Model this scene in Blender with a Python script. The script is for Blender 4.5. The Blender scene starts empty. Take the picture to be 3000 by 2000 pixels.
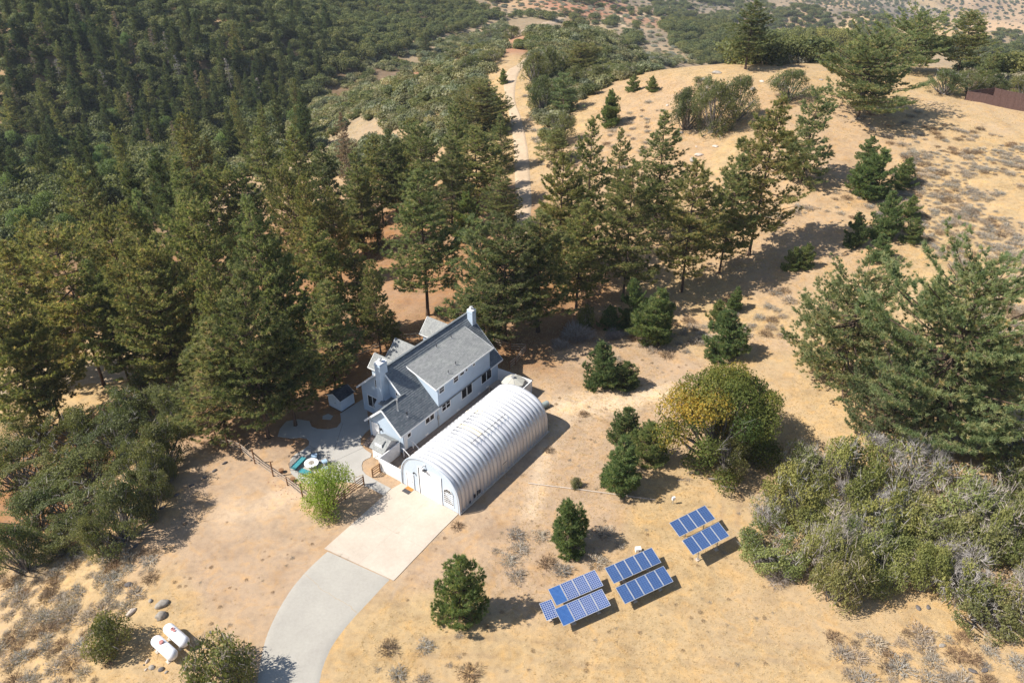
import bpy, math, random
import numpy as np
from mathutils import Vector, Matrix

# ------------------------------------------------------------------ camera, sky, sun, exposure
S = bpy.context.scene
COL = S.collection
F = 2280.0                      # focal length in pixels of the 3000 x 2000 frame
PITCH = math.atan(1454 / 2280.0)
H = 58.0                        # height of the drone above the yard
cd = bpy.data.cameras.new('camera'); cam = bpy.data.objects.new('camera', cd); COL.objects.link(cam)
cd.sensor_width = 36.0; cd.lens = F / 3000 * 36; cd.clip_start = 0.5; cd.clip_end = 30000
cam.location = (0, 0, H); cam.rotation_euler = (math.pi / 2 - PITCH, 0, 0)
S.camera = cam
SUN_AZ = math.radians(9.5)      # direction the shadows fall, ccw from +X
SUN_EL = math.radians(47.5)
W = bpy.data.worlds.new('World'); S.world = W; W.use_nodes = True
nt = W.node_tree; nt.nodes.clear()
sky = nt.nodes.new('ShaderNodeTexSky'); sky.sky_type = 'NISHITA'; sky.sun_disc = False
sky.sun_elevation = SUN_EL
sky.sun_rotation = math.atan2(-math.cos(SUN_AZ), -math.sin(SUN_AZ))
sky.altitude = 1200; sky.air_density = 1.0; sky.dust_density = 1.6; sky.ozone_density = 0.4
bg = nt.nodes.new('ShaderNodeBackground'); bg.inputs[1].default_value = 0.10
wo = nt.nodes.new('ShaderNodeOutputWorld')
nt.links.new(sky.outputs[0], bg.inputs[0]); nt.links.new(bg.outputs[0], wo.inputs[0])
ld = bpy.data.lights.new('sun', 'SUN'); sun = bpy.data.objects.new('sun', ld); COL.objects.link(sun)
ld.energy = 5.0; ld.angle = math.radians(0.53); ld.color = (1.0, 0.95, 0.86)
sd = Vector((math.cos(SUN_AZ) * math.cos(SUN_EL), math.sin(SUN_AZ) * math.cos(SUN_EL), -math.sin(SUN_EL)))
sun.rotation_euler = sd.to_track_quat('-Z', 'Y').to_euler()
S.view_settings.view_transform = 'Standard'; S.view_settings.look = 'None'
S.view_settings.exposure = 0.64; S.view_settings.gamma = 1.0; S.view_settings.use_curve_mapping = False
S.render.engine = 'CYCLES'
S.cycles.max_bounces = 5; S.cycles.diffuse_bounces = 3; S.cycles.glossy_bounces = 3
S.cycles.transmission_bounces = 4; S.cycles.transparent_max_bounces = 4
S.cycles.sample_clamp_indirect = 6.0

rng = np.random.default_rng(11)
random.seed(7)

# ------------------------------------------------------------------ maths helpers
CP, SP = math.cos(PITCH), math.sin(PITCH)
def ray(px, py):
    u = (px - 1500) / F; v = -(py - 1000) / F
    return np.array([u, CP + v * SP, -SP + v * CP])
def at(px, py, z=0.0):
    r = ray(px, py); t = (z - H) / r[2]
    return np.array([r[0] * t, r[1] * t, z])

def _hash(ix, iy, seed):
    h = (ix.astype(np.int64) * 374761393 + iy.astype(np.int64) * 668265263 + seed * 974711) & 0xffffffff
    h = ((h ^ (h >> 13)) * 1274126177) & 0xffffffff
    return ((h ^ (h >> 16)) & 0xffff) / 65535.0
def vnoise(x, y, seed=0):
    ix = np.floor(x); iy = np.floor(y); fx = x - ix; fy = y - iy
    fx = fx * fx * fx * (fx * (fx * 6 - 15) + 10); fy = fy * fy * fy * (fy * (fy * 6 - 15) + 10)
    a = _hash(ix, iy, seed); b = _hash(ix + 1, iy, seed); c = _hash(ix, iy + 1, seed); d = _hash(ix + 1, iy + 1, seed)
    return (a + (b - a) * fx + (c - a) * fy + (a - b - c + d) * fx * fy) * 2 - 1
def fbm(x, y, seed=0, oct=4, gain=0.5):
    s = 0; a = 1; n = 0
    for o in range(oct):
        s = s + a * vnoise(x * 2 ** o + 17.3 * o, y * 2 ** o - 9.1 * o, seed + o); n += a; a *= gain
    return s / n
def sstep(a, b, x):
    t = np.clip((x - a) / (b - a), 0, 1); return t * t * (3 - 2 * t)

# ------------------------------------------------------------------ terrain
# spot heights read off the photograph: where each spot lies and how high it stands
SPOTS = [
 (0,1990,-2),(600,1990,-.3),(1500,1990,0),(2300,1990,0),(2990,1990,.5),(0,1800,-3.5),(0,1650,-4.5),(150,1750,-2),(300,1800,-.8),
 (560,1350,-.3),(300,1450,-3),(750,1500,0),(1500,1500,0),(2200,1600,0),(2950,1650,1),(500,1250,-2.2),(250,1300,-5),(0,1400,-6.5),
 (200,1150,-6),(0,1180,-7),(380,1130,-5.5),(700,1150,-2.2),(900,1050,-1.2),(1200,1200,0),(1400,1000,0),(1250,920,-.8),(1000,900,-4),(700,980,-8),
 (1700,1000,0),(2000,1100,.3),(2500,1300,1),(2950,1300,2.2),(2700,1000,3.2),(2000,900,.5),(2400,800,3.2),(2950,800,5.5),(2950,600,8.5),(2100,700,3),
 (2600,550,8),(2950,450,11),(2300,480,8.5),(2950,320,12.5),(2500,300,12.5),(2200,240,13),(2550,240,13),(2000,215,10.5),(1850,300,6.5),
 (1700,450,3),(1850,600,3),(1600,700,1),(1530,600,-.3),(1540,500,0),(1530,400,.3),(1500,300,.4),(1510,215,.2),(1560,170,.2),(1640,66,-3),
 (1700,250,3),(1400,500,-1.5),(1300,600,-3),(1350,400,-3),(1250,700,-4),(1400,800,-1),
 (1000,700,-9),(600,750,-13),(300,850,-13),(0,850,-18),(640,510,-24),(500,620,-21),(800,370,-39),(0,600,-28),(300,500,-38),
 (0,300,-36),(0,120,-16),(0,0,2),(400,0,-10),(300,150,-24),(600,200,-30),(600,330,-43),(700,60,-18),(900,0,-28),(1050,100,-40),(1100,170,-44),(930,260,-44),
 (1000,420,-16),(1200,300,-8),(1330,190,-3),(1150,230,-17),(1000,320,-26),(850,480,-22),(1450,330,-1),
 (1300,50,-50),(1450,10,-60),(1560,100,-8),(1700,90,-18),(1780,130,-38),(1900,150,-60),(1950,60,-110),(2300,30,-235),(2500,60,-200),(2640,15,-290),
 (2980,40,-105),(2980,190,-78),(2850,110,-112),(1700,15,-130),(2100,110,-120),(1560,30,-60),
]
WORLD_SPOTS = [  # hidden ground behind the brow and round about the frame
 (70,235,2),(110,230,3),(150,215,4),(90,300,-35),(160,290,-30),(60,300,-30),(120,400,-70),(220,330,-50),(30,420,-50),
 (-120,40,-14),(-200,150,-40),(-250,0,-40),(0,0,0),(0,-100,-5),(100,0,1),(150,80,8),(220,150,12),(250,0,8),(200,260,-10),(330,260,-50),
 (-100,-150,-15),(150,-150,0),(-500,300,25),(-700,0,30),(-600,800,40),(-1000,1500,30),(0,1200,-60),(0,2500,-40),(600,-400,-40),
 (-400,-500,-60),(900,300,-150),(1500,700,-200),(2500,2500,-180),(1200,3500,-150),(0,-2000,-150),(-2500,0,10),(2500,0,-200),(3500,3500,0),
 (0,4000,-30),(-3500,3500,20),(2500,-2500,-150),(-2500,-2500,-50),(-1500,500,20),(700,1000,-215),(1100,1100,-205),(500,700,-160),
]
pts = [tuple(at(a, b, c)) for a, b, c in SPOTS] + WORLD_SPOTS
P3 = np.array(pts, float)
def lp(x, y): return np.arctan2(x, y), np.log(np.hypot(x, y) + 6.0)
ca, cl = lp(P3[:, 0], P3[:, 1])
def tps(r2): return 0.5 * r2 * np.log(r2 + 1e-9)
def kern(a1, l1, a2, l2): return tps((a1[:, None] - a2[None]) ** 2 + (l1[:, None] - l2[None]) ** 2)
def fit(ca, cl, val, lam=0.002):
    n = len(ca); K = kern(ca, cl, ca, cl) + np.eye(n) * lam
    Pm = np.stack([np.ones(n), ca, cl], 1)
    A = np.block([[K, Pm], [Pm.T, np.zeros((3, 3))]])
    return np.linalg.solve(A, np.concatenate([val, np.zeros((3,) + val.shape[1:])]))
wz = fit(ca, cl, P3[:, 2])
def rbf(a, l, w, ca=ca, cl=cl):
    out = np.empty((a.size,) + w.shape[1:]); af = a.ravel(); lf = l.ravel()
    for i in range(0, af.size, 20000):
        k = kern(af[i:i + 20000], lf[i:i + 20000], ca, cl)
        out[i:i + 20000] = k @ w[:-3] + np.stack([np.ones(len(k)), af[i:i + 20000], lf[i:i + 20000]], 1) @ w[-3:]
    return out.reshape(a.shape + w.shape[1:])
def yardmask(x, y):
    d = np.hypot((x + 4) / 30.0, (y - 61) / 29.0)
    return 1 - sstep(0.85, 1.35, d)
def height(x, y):
    a, l = lp(x, y); z = rbf(a, l, wz); r = np.hypot(x, y)
    ym = yardmask(x, y)
    z = z * (1 - ym)
    rough = (1 - ym)
    z = z + rough * (0.35 * fbm(x / 14, y / 14, 3, 3) + 0.10 * fbm(x / 2.2, y / 2.2, 9, 2)) * sstep(20, 90, r)
    z = z + sstep(230, 420, r) * 5.0 * fbm(x / 60, y / 60, 21, 4)
    fr = sstep(450, 1000, r)
    rid = 1 - np.abs(fbm(x / 420, y / 420, 31, 5))
    z = z + fr * ((rid - 0.75) * 75 + 10 * fbm(x / 90, y / 90, 41, 3))
    z = z + 0.012 * fbm(x / 0.7, y / 0.7, 5, 2) * ym
    return np.where(z > 80, 80 + 20 * (1 - np.exp(-(z - 80) / 20)), z)

AZ = np.concatenate([np.linspace(-math.pi, -0.78, 60)[:-1], np.linspace(-0.78, 0.78, 560), np.linspace(0.78, math.pi, 60)[1:]])
LR = np.concatenate([[0.0], np.linspace(6, 36, 24)[:-1], np.linspace(36, 120, 300)[:-1], np.exp(np.linspace(math.log(120.0), math.log(4200.0), 380))])
gA, gR = np.meshgrid(AZ, LR)
gX = gR * np.sin(gA); gY = gR * np.cos(gA)
gZ = height(gX, gY)
lnR = np.log(LR + 1e-3)
def hz(x, y):
    """height of the terrain mesh at a point (bilinear on the mesh grid)"""
    x = np.asarray(x, float); y = np.asarray(y, float)
    a = np.arctan2(x, y); r = np.hypot(x, y)
    fa = np.interp(a, AZ, np.arange(len(AZ))); fr = np.interp(r, LR, np.arange(len(LR)))
    i = np.clip(fr.astype(int), 0, len(LR) - 2); j = np.clip(fa.astype(int), 0, len(AZ) - 2)
    u = fr - i; v = fa - j
    return (gZ[i, j] * (1 - u) * (1 - v) + gZ[i + 1, j] * u * (1 - v) + gZ[i, j + 1] * (1 - u) * v + gZ[i + 1, j + 1] * u * v)
def hit(px, py, h=0.0, far=4000.0):
    """ground point whose spot h metres above is seen at (px, py)"""
    r = ray(px, py); t = 30.0 * np.power(far / 30.0, np.linspace(0, 1, 3000))
    X = r[0] * t; Y = r[1] * t; Z = H + r[2] * t
    d = Z - h - hz(X, Y); k = np.argmax(d < 0)
    if k == 0: k = 1
    w = d[k - 1] / (d[k - 1] - d[k] + 1e-9)
    x = X[k - 1] + (X[k] - X[k - 1]) * w; y = Y[k - 1] + (Y[k] - Y[k - 1]) * w
    return float(x), float(y), float(hz(x, y))

# ------------------------------------------------------------------ materials
def mat(name):
    m = bpy.data.materials.new(name); m.use_nodes = True; n = m.node_tree.nodes; n.clear()
    o = n.new('ShaderNodeOutputMaterial'); b = n.new('ShaderNodeBsdfPrincipled')
    m.node_tree.links.new(b.outputs[0], o.inputs[0]); return m, m.node_tree, b, o
def N(t, kind, **kw):
    n = t.nodes.new(kind)
    for k, v in kw.items():
        if k in ('operation', 'blend_type', 'data_type', 'attribute_name', 'noise_dimensions', 'feature', 'wave_type', 'bands_direction', 'attribute_type'): setattr(n, k, v)
        else: n.inputs[k.replace('_', ' ')].default_value = v
    return n
def L(t, a, b): t.links.new(a, b)
def mixc(t, fac, a, b, mode='MIX'):
    n = t.nodes.new('ShaderNodeMix'); n.data_type = 'RGBA'; n.blend_type = mode
    for s, v in ((n.inputs[0], fac), (n.inputs[6], a), (n.inputs[7], b)):
        if hasattr(v, 'is_linked'): t.links.new(v, s)
        elif isinstance(v, (int, float)): s.default_value = v
        else: s.default_value = tuple(v) + (1,) if len(v) == 3 else v
    return n.outputs[2]
def ramp(t, fac, stops):
    n = t.nodes.new('ShaderNodeValToRGB'); e = n.color_ramp.elements
    while len(e) > 2: e.remove(e[0])
    for i, (p, c) in enumerate(stops):
        if i < 2: e[i].position = p
        else: e.new(p)
        e[i].color = tuple(c) + (1,) if len(c) == 3 else c
    L(t, fac, n.inputs[0]); return n.outputs[0]
def noise(t, scale, detail=4, rough=0.5, co=None, dist=0.0):
    n = N(t, 'ShaderNodeTexNoise', Scale=scale, Detail=detail, Roughness=rough, Distortion=dist)
    if co is not None: L(t, co, n.inputs[0])
    return n.outputs[0]
def math_(t, op, a, b=None):
    n = t.nodes.new('ShaderNodeMath'); n.operation = op
    for s, v in ((n.inputs[0], a), (n.inputs[1], b)):
        if v is None: continue
        if hasattr(v, 'is_linked'): t.links.new(v, s)
        else: s.default_value = v
    return n.outputs[0]
def bump(t, b, h, strength=0.5, dist=0.05):
    n = N(t, 'ShaderNodeBump', Strength=strength, Distance=dist); L(t, h, n.inputs['Height']); L(t, n.outputs[0], b.inputs['Normal'])
def simple(name, col, rough=0.6, var=0.12, scale=6.0, metal=0.0, spec=0.4, bmp=0.0):
    m, t, b, o = mat(name); co = N(t, 'ShaderNodeTexCoord').outputs['Object']
    nz = noise(t, scale, 5, 0.6, co)
    lo = tuple(c * (1 - var) for c in col); hi = tuple(min(1, c * (1 + var)) for c in col)
    L(t, ramp(t, nz, [(0.3, lo), (0.7, hi)]), b.inputs['Base Color'])
    b.inputs['Roughness'].default_value = rough; b.inputs['Metallic'].default_value = metal
    b.inputs['Specular IOR Level'].default_value = spec
    if bmp: bump(t, b, nz, bmp, 0.02)
    return m
#@PART2
# ------------------------------------------------------------------ ground sheet
def npmesh(name, v, f, mats, tint=None, fmat=None, smooth=False):
    """mesh from numpy arrays; f is (n,3) or (n,4)"""
    me = bpy.data.meshes.new(name); f = np.asarray(f); k = f.shape[1]
    me.vertices.add(len(v)); me.vertices.foreach_set('co', np.asarray(v, np.float32).ravel())
    me.loops.add(f.size); me.loops.foreach_set('vertex_index', f.astype(np.int32).ravel())
    me.polygons.add(len(f)); me.polygons.foreach_set('loop_start', np.arange(0, f.size, k, dtype=np.int32))
    if smooth: me.polygons.foreach_set('use_smooth', np.ones(len(f), bool))
    for m in mats: me.materials.append(m)
    if fmat is not None: me.polygons.foreach_set('material_index', np.asarray(fmat, np.int32))
    if tint is not None:
        a = me.attributes.new('tint', 'FLOAT', 'POINT'); a.data.foreach_set('value', np.asarray(tint, np.float32))
    me.update(calc_edges=True); return me
def link(name, me, parent=None, loc=None, rot=None, scl=None, kind=None):
    o = bpy.data.objects.new(name, me); COL.objects.link(o)
    if parent is not None: o.parent = parent
    if loc is not None: o.location = loc
    if rot is not None: o.rotation_euler = rot
    if scl is not None: o.scale = scl
    if kind: o['kind'] = kind
    return o
def tag(o, label, cat, group=None, kind=None):
    o['label'] = label; o['category'] = cat
    if group: o['group'] = group
    if kind: o['kind'] = kind
    return o

# base colours of the ground: yard dirt, straw meadow, needle litter, pale slope, scrub soil, forest floor, red soil
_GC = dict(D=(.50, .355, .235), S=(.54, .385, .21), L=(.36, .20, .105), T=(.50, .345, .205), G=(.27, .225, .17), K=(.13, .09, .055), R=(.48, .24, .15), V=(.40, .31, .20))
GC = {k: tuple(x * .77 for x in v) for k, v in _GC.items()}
GSPOT = [(1500,1990,'S'),(1900,1850,'S'),(2400,1900,'S'),(2900,1900,'S'),(2200,1700,'S'),(1300,1800,'S'),(1150,1900,'S'),(200,1950,'S'),(500,1800,'S'),(100,1700,'S'),(350,1650,'S'),(650,1700,'D'),
 (600,1450,'D'),(800,1500,'D'),(750,1350,'D'),(900,1650,'D'),(1000,1450,'D'),(700,1600,'D'),(480,1480,'S'),(450,1600,'D'),(1300,1700,'D'),(1500,1600,'D'),(1700,1500,'D'),(1900,1550,'S'),
 (1650,1250,'D'),(1600,1150,'D'),(1900,1100,'D'),(1750,1330,'D'),(1900,1200,'D'),(2000,1450,'S'),(2180,1500,'S'),(2500,1850,'S'),
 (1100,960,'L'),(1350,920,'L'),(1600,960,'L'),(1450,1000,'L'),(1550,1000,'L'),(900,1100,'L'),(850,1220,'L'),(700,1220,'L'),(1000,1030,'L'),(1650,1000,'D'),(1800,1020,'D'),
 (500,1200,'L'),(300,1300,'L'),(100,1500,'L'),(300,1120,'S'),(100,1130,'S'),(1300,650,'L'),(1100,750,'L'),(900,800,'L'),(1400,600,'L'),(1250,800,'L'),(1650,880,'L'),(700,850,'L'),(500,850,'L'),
 (2000,880,'S'),(2150,950,'S'),(2300,850,'T'),(2450,700,'T'),(2250,700,'T'),(2100,980,'S'),(2300,1000,'S'),(2450,900,'S'),(2700,620,'S'),(2900,700,'S'),(2900,500,'S'),(2700,450,'S'),(2900,380,'S'),(2900,900,'S'),
 (2500,430,'T'),(2400,450,'T'),(2350,340,'T'),(2250,430,'T'),(2150,420,'S'),(2050,420,'T'),(1950,250,'T'),(2100,200,'S'),(2400,190,'S'),(2650,240,'S'),(2700,300,'S'),(1850,350,'T'),(1750,450,'T'),(1700,500,'T'),(1600,500,'S'),(1570,350,'S'),(1620,400,'S'),
 (2600,560,'T'),(2750,550,'S'),(2500,1250,'S'),(2800,1500,'T'),(2950,1150,'S'),(2850,980,'S'),
 (1480,260,'S'),(1460,210,'S'),(1380,230,'S'),(1320,180,'R'),(1260,220,'R'),(1350,150,'V'),(1450,110,'V'),(1000,400,'V'),(1200,300,'V'),(1100,350,'V'),(900,450,'V'),(630,510,'T'),(660,480,'R'),(1220,380,'T'),(1200,420,'T'),
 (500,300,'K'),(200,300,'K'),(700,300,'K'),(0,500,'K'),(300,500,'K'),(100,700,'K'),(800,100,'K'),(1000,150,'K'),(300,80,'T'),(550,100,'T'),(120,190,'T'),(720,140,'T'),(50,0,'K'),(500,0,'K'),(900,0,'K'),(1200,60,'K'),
 (1450,40,'V'),(1520,20,'T'),(1400,10,'V'),(1600,50,'V'),(1700,20,'R'),(1780,10,'R'),(1800,80,'V'),(1900,120,'G'),(1950,150,'V'),(2050,90,'R'),(2100,110,'T'),(2000,60,'V'),(2150,30,'G'),(2300,40,'G'),(2450,50,'G'),(2550,50,'T'),(2350,60,'T'),
 (2500,20,'T'),(2650,15,'G'),(2700,0,'S'),(2830,20,'T'),(2950,50,'T'),(2900,115,'S'),(2980,130,'V'),(2950,190,'V'),(2870,60,'T'),(2600,0,'V')]
gp_ = [hit(a, b) for a, b, c in GSPOT]; cols = [GC[c] for a, b, c in GSPOT]
for x, y, c in [(0,0,'S'),(-60,10,'S'),(60,0,'S'),(200,50,'S'),(-300,100,'K'),(-200,-200,'V'),(200,-200,'S'),(0,-500,'V'),(1500,500,'T'),(-1500,500,'K'),(0,3000,'G'),(3000,3000,'T'),(-3000,2000,'V'),(0,-3000,'G'),(800,1500,'G'),(1500,2000,'T')]:
    gp_.append((x, y, 0)); cols.append(GC[c])
gp_ = np.array(gp_); cols = np.array(cols)
ga, gl = lp(gp_[:, 0], gp_[:, 1])
def idw(x, y):
    a, l = lp(x, y)
    dist = np.exp(l)
    a = a + 0.035 * fbm(x / (0.09 * dist + 3), y / (0.09 * dist + 3), 61, 3); l = l + 0.05 * fbm(x / (0.09 * dist + 3), y / (0.09 * dist + 3), 71, 3)
    out = np.empty((a.size, 3)); af = a.ravel(); lf = l.ravel()
    for i in range(0, af.size, 20000):
        d2 = (af[i:i + 20000, None] - ga) ** 2 + (lf[i:i + 20000, None] - gl) ** 2
        w = 1 / (d2 + 2e-4) ** 2.2; out[i:i + 20000] = (w @ cols) / w.sum(1, keepdims=True)
    return out.reshape(a.shape + (3,))
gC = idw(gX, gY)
def near_line(x, y, line, width):
    """1 on a polyline (ground points), 0 away from it"""
    m = np.zeros(x.shape)
    for (x0, y0), (x1, y1) in zip(line[:-1], line[1:]):
        dx, dy = x1 - x0, y1 - y0; t = np.clip(((x - x0) * dx + (y - y0) * dy) / (dx * dx + dy * dy + 1e-9), 0, 1)
        m = np.maximum(m, np.exp(-(((x - x0 - t * dx) ** 2 + (y - y0 - t * dy) ** 2) / width ** 2)))
    return m
def gl_(pts_): return [hit(a, b)[:2] for a, b in pts_]
TRACKS = [([(2950,385),(2800,340),(2640,255),(2500,205)], 1.3, (.46,.33,.2)), ([(1750,915),(1950,900),(2150,1000),(2300,1010)], 2.0, (.44,.31,.2)),
          ([(1960,10),(1890,30),(1800,60),(1830,75)], 3, (.6,.5,.36)), ([(1990,95),(2130,125)], 2.5, (.62,.5,.36)), ([(1640,1190),(1780,1180),(1950,1150)], 2.4, (.6,.47,.33)),
          ([(1560,1500),(1600,1300),(1660,1230)], 1.0, (.56,.43,.3)), ([(700,1500),(850,1450),(1000,1420)], 2.5, (.53,.40,.28)), ([(2240,70),(2500,75),(2620,60)], 6, (.58,.44,.27)), ([(2560,10),(2700,30),(2760,20)], 5, (.6,.47,.3)), ([(2850,112),(2960,110)], 3, (.6,.45,.26))]
def twin(pl, gap, col, wd=.24):
    pl = gl_(pl); out = []
    for s in (-gap / 2, gap / 2):
        q = []
        for i, (x, y) in enumerate(pl):
            a, b_ = pl[max(i - 1, 0)], pl[min(i + 1, len(pl) - 1)]; dx, dy = b_[0] - a[0], b_[1] - a[1]; n_ = math.hypot(dx, dy) + 1e-9; q.append((x - dy / n_ * s, y + dx / n_ * s))
        out.append((q, wd, col))
    return out
WHEELS = twin([(1170,1760),(1230,1640),(1330,1560),(1500,1480),(1640,1360),(1700,1250)], 1.7, (.50,.375,.265)) + twin([(2135,1530),(2150,1420),(2190,1340)], 1.6, (.36,.25,.16)) + twin([(960,1660),(860,1620),(760,1540),(740,1440),(800,1380)], 1.7, (.49,.365,.255)) + twin([(1120,1900),(1400,1890),(1800,1930),(2200,1900),(2500,1930)], 1.8, (.38,.27,.165)) + twin([(900,1600),(780,1580),(640,1620),(560,1560)], 1.7, (.40,.29,.20)) + twin([(1650,1180),(1800,1230),(1900,1300)], 1.7, (.37,.265,.18))
for pl, wd, c in TRACKS:
    m = (near_line(gX, gY, gl_(pl), wd) * 0.8)[..., None]; gC = gC * (1 - m) + np.array(c) * m
gsub = (gR > 34) & (gR < 140) & (np.abs(gA) < .75)
for pl, wd, c in WHEELS:
    m = (near_line(gX[gsub], gY[gsub], pl, wd) * .6 * sstep(-.5, .3, fbm(gX[gsub] / 3, gY[gsub] / 3, 88, 2)))[..., None]; gC[gsub] = gC[gsub] * (1 - m) + np.array(c) * .8 * m
nr, na = gX.shape
V_ = np.stack([gX, gY, gZ], -1).reshape(-1, 3)
I, J = np.meshgrid(np.arange(nr - 1), np.arange(na - 1), indexing='ij')
q = (I * na + J).ravel(); Fq = np.stack([q, q + 1, q + na + 1, q + na], 1)[:, ::-1]
mg, t, b, o = mat('ground')
at_ = N(t, 'ShaderNodeAttribute', attribute_name='gcol'); geo = N(t, 'ShaderNodeNewGeometry').outputs['Position']
n1 = noise(t, 0.35, 6, 0.62, geo); n2 = noise(t, 1.6, 8, 0.72, geo); n3 = noise(t, 11.0, 4, 0.75, geo); n4 = noise(t, 0.05, 5, 0.6, geo)
c = mixc(t, 1.0, at_.outputs[0], ramp(t, n1, [(.3, (.80, .78, .76)), (.5, (1, 1, 1)), (.72, (1.14, 1.12, 1.08))]), 'MULTIPLY')
c = mixc(t, 1.0, c, ramp(t, n2, [(.28, (.72, .70, .68)), (.5, (1, 1, 1)), (.75, (1.2, 1.16, 1.06))]), 'MULTIPLY')
c = mixc(t, 1.0, c, ramp(t, n3, [(.3, (.80, .78, .75)), (.5, (1, 1, 1)), (.7, (1.15, 1.13, 1.1))]), 'MULTIPLY')
c = mixc(t, ramp(t, n4, [(.45, (0, 0, 0)), (.62, (.35, .35, .35))]), c, (.40, .29, .20))
n5 = noise(t, 0.55, 5, 0.6, geo, 1.0); c = mixc(t, 1.0, c, ramp(t, n5, [(.3, (.93, .96, 1.0)), (.5, (1, 1, 1)), (.7, (1.10, 1.0, .82))]), 'MULTIPLY')
L(t, c, b.inputs['Base Color']); b.inputs['Roughness'].default_value = 1; b.inputs['Specular IOR Level'].default_value = 0.1
bump(t, b, n3, 0.5, 0.03)
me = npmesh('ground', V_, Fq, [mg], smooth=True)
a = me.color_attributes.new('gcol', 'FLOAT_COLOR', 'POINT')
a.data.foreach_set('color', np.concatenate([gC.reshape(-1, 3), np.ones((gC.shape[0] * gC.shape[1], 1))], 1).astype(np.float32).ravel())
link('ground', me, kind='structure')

def smooth_line(pl, n):
    pl = np.array(pl, float); k = len(pl); t = np.linspace(0, k - 1, n); out = []
    for s in t:
        i = min(int(s), k - 2); u = s - i
        p0 = pl[max(i - 1, 0)]; p1 = pl[i]; p2 = pl[i + 1]; p3 = pl[min(i + 2, k - 1)]
        out.append(0.5 * ((2 * p1) + (-p0 + p2) * u + (2 * p0 - 5 * p1 + 4 * p2 - p3) * u * u + (-p0 + 3 * p1 - 3 * p2 + p3) * u ** 3))
    return np.array(out)
def drape_strip(name, left, right, n, m, lift, mt, kind='structure'):
    """sheet between two edge lines laid on the terrain"""
    A = smooth_line(left, n); B = smooth_line(right, n)
    s = np.linspace(0, 1, m)[None, :, None]; G = A[:, None] * (1 - s) + B[:, None] * s
    X, Y = G[..., 0], G[..., 1]; Z = hz(X, Y) + lift
    Z[:, 0] -= lift + 0.12; Z[:, -1] -= lift + 0.12
    v = np.stack([X, Y, Z], -1).reshape(-1, 3)
    I, J = np.meshgrid(np.arange(n - 1), np.arange(m - 1), indexing='ij'); q = (I * m + J).ravel()
    f = np.stack([q, q + 1, q + m + 1, q + m], 1)
    nn = np.cross(v[f[0, 1]] - v[f[0, 0]], v[f[0, 2]] - v[f[0, 0]])
    if nn[2] < 0: f = f[:, ::-1]
    return link(name, npmesh(name, v, f, [mt], smooth=True), kind=kind)
mroad, t, b, o = mat('road_dirt'); geo = N(t, 'ShaderNodeNewGeometry').outputs['Position']
c = ramp(t, noise(t, 0.8, 6, .65, geo), [(.3, (.40, .30, .205)), (.7, (.50, .385, .27))])
c = mixc(t, 1, c, ramp(t, noise(t, 6, 4, .7, geo), [(.3, (.85, .84, .82)), (.7, (1.1, 1.1, 1.1))]), 'MULTIPLY')
L(t, c, b.inputs['Base Color']); b.inputs['Roughness'].default_value = 1; b.inputs['Specular IOR Level'].default_value = .1
def G2(pl): return [hit(a, b)[:2] for a, b in pl]
drape_strip('dirt_road', G2([(1490,700),(1508,600),(1506,520),(1503,430),(1489,330),(1477,270),(1474,235),(1487,205),(1512,190),(1545,170)]),
            G2([(1548,700),(1560,600),(1556,520),(1548,430),(1530,350),(1512,300),(1512,260),(1520,220),(1536,196),(1556,176)]), 160, 9, 0.16, mroad)
drape_strip('far_road', G2([(1478,108),(1530,88),(1575,76),(1606,60),(1630,50),(1655,42)]), G2([(1500,112),(1545,94),(1585,82),(1620,72),(1646,60),(1668,47)]), 50, 7, 0.3, mroad)
drape_strip('lower_road', G2([(0,1135),(110,1125),(200,1095),(262,1060),(330,1040)]), G2([(0,1170),(130,1158),(240,1130),(330,1125),(400,1110)]), 50, 7, 0.15, mroad)

# ------------------------------------------------------------------ foliage materials
def leafmat(name, stops, rnd=0.25, trans=0.28, rough=0.6):
    trans = trans * 1.6; stops = [(p_, tuple(x * 1.12 for x in c_)) for p_, c_ in stops]
    m, t, b, o = mat(name)
    at = N(t, 'ShaderNodeAttribute', attribute_name='tint'); oi = N(t, 'ShaderNodeObjectInfo')
    c = ramp(t, at.outputs['Fac'], stops)
    r = oi.outputs['Random']
    c = mixc(t, 1.0, c, ramp(t, r, [(0, (1 - rnd, 1 - rnd * .8, 1 - rnd * .6)), (.35, (1 + rnd * .4, 1 + rnd * .1, 1 - rnd * .3)), (.7, (1 - rnd * .3, 1, 1 + rnd * .2)), (1, (1 + rnd * .6, 1 + rnd * .5, 1 + rnd * .1))]), 'MULTIPLY')
    L(t, c, b.inputs['Base Color']); b.inputs['Roughness'].default_value = rough; b.inputs['Specular IOR Level'].default_value = .25
    tr = N(t, 'ShaderNodeBsdfTranslucent'); L(t, mixc(t, 1.0, c, (1.2, 1.25, .7), 'MULTIPLY'), tr.inputs[0])
    mx = N(t, 'ShaderNodeMixShader'); mx.inputs[0].default_value = trans
    L(t, b.outputs[0], mx.inputs[1]); L(t, tr.outputs[0], mx.inputs[2]); L(t, mx.outputs[0], o.inputs[0])
    return m
M_pine = leafmat('pine_needles', [(0, (.092, .120, .048)), (.35, (.190, .205, .085)), (.7, (.32, .30, .14)), (.9, (.48, .37, .22)), (1, (.54, .39, .26))], .28, trans=.34)
M_young = leafmat('young_pine_needles', [(0, (.085, .13, .05)), (.4, (.175, .225, .09)), (.8, (.30, .30, .13)), (1, (.42, .35, .18))], .2, trans=.34)
M_pineblue = leafmat('blue_pine_needles', [(0, (.105, .150, .075)), (.4, (.215, .255, .125)), (.75, (.35, .34, .185)), (1, (.52, .40, .24))], .2, trans=.34)
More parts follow.
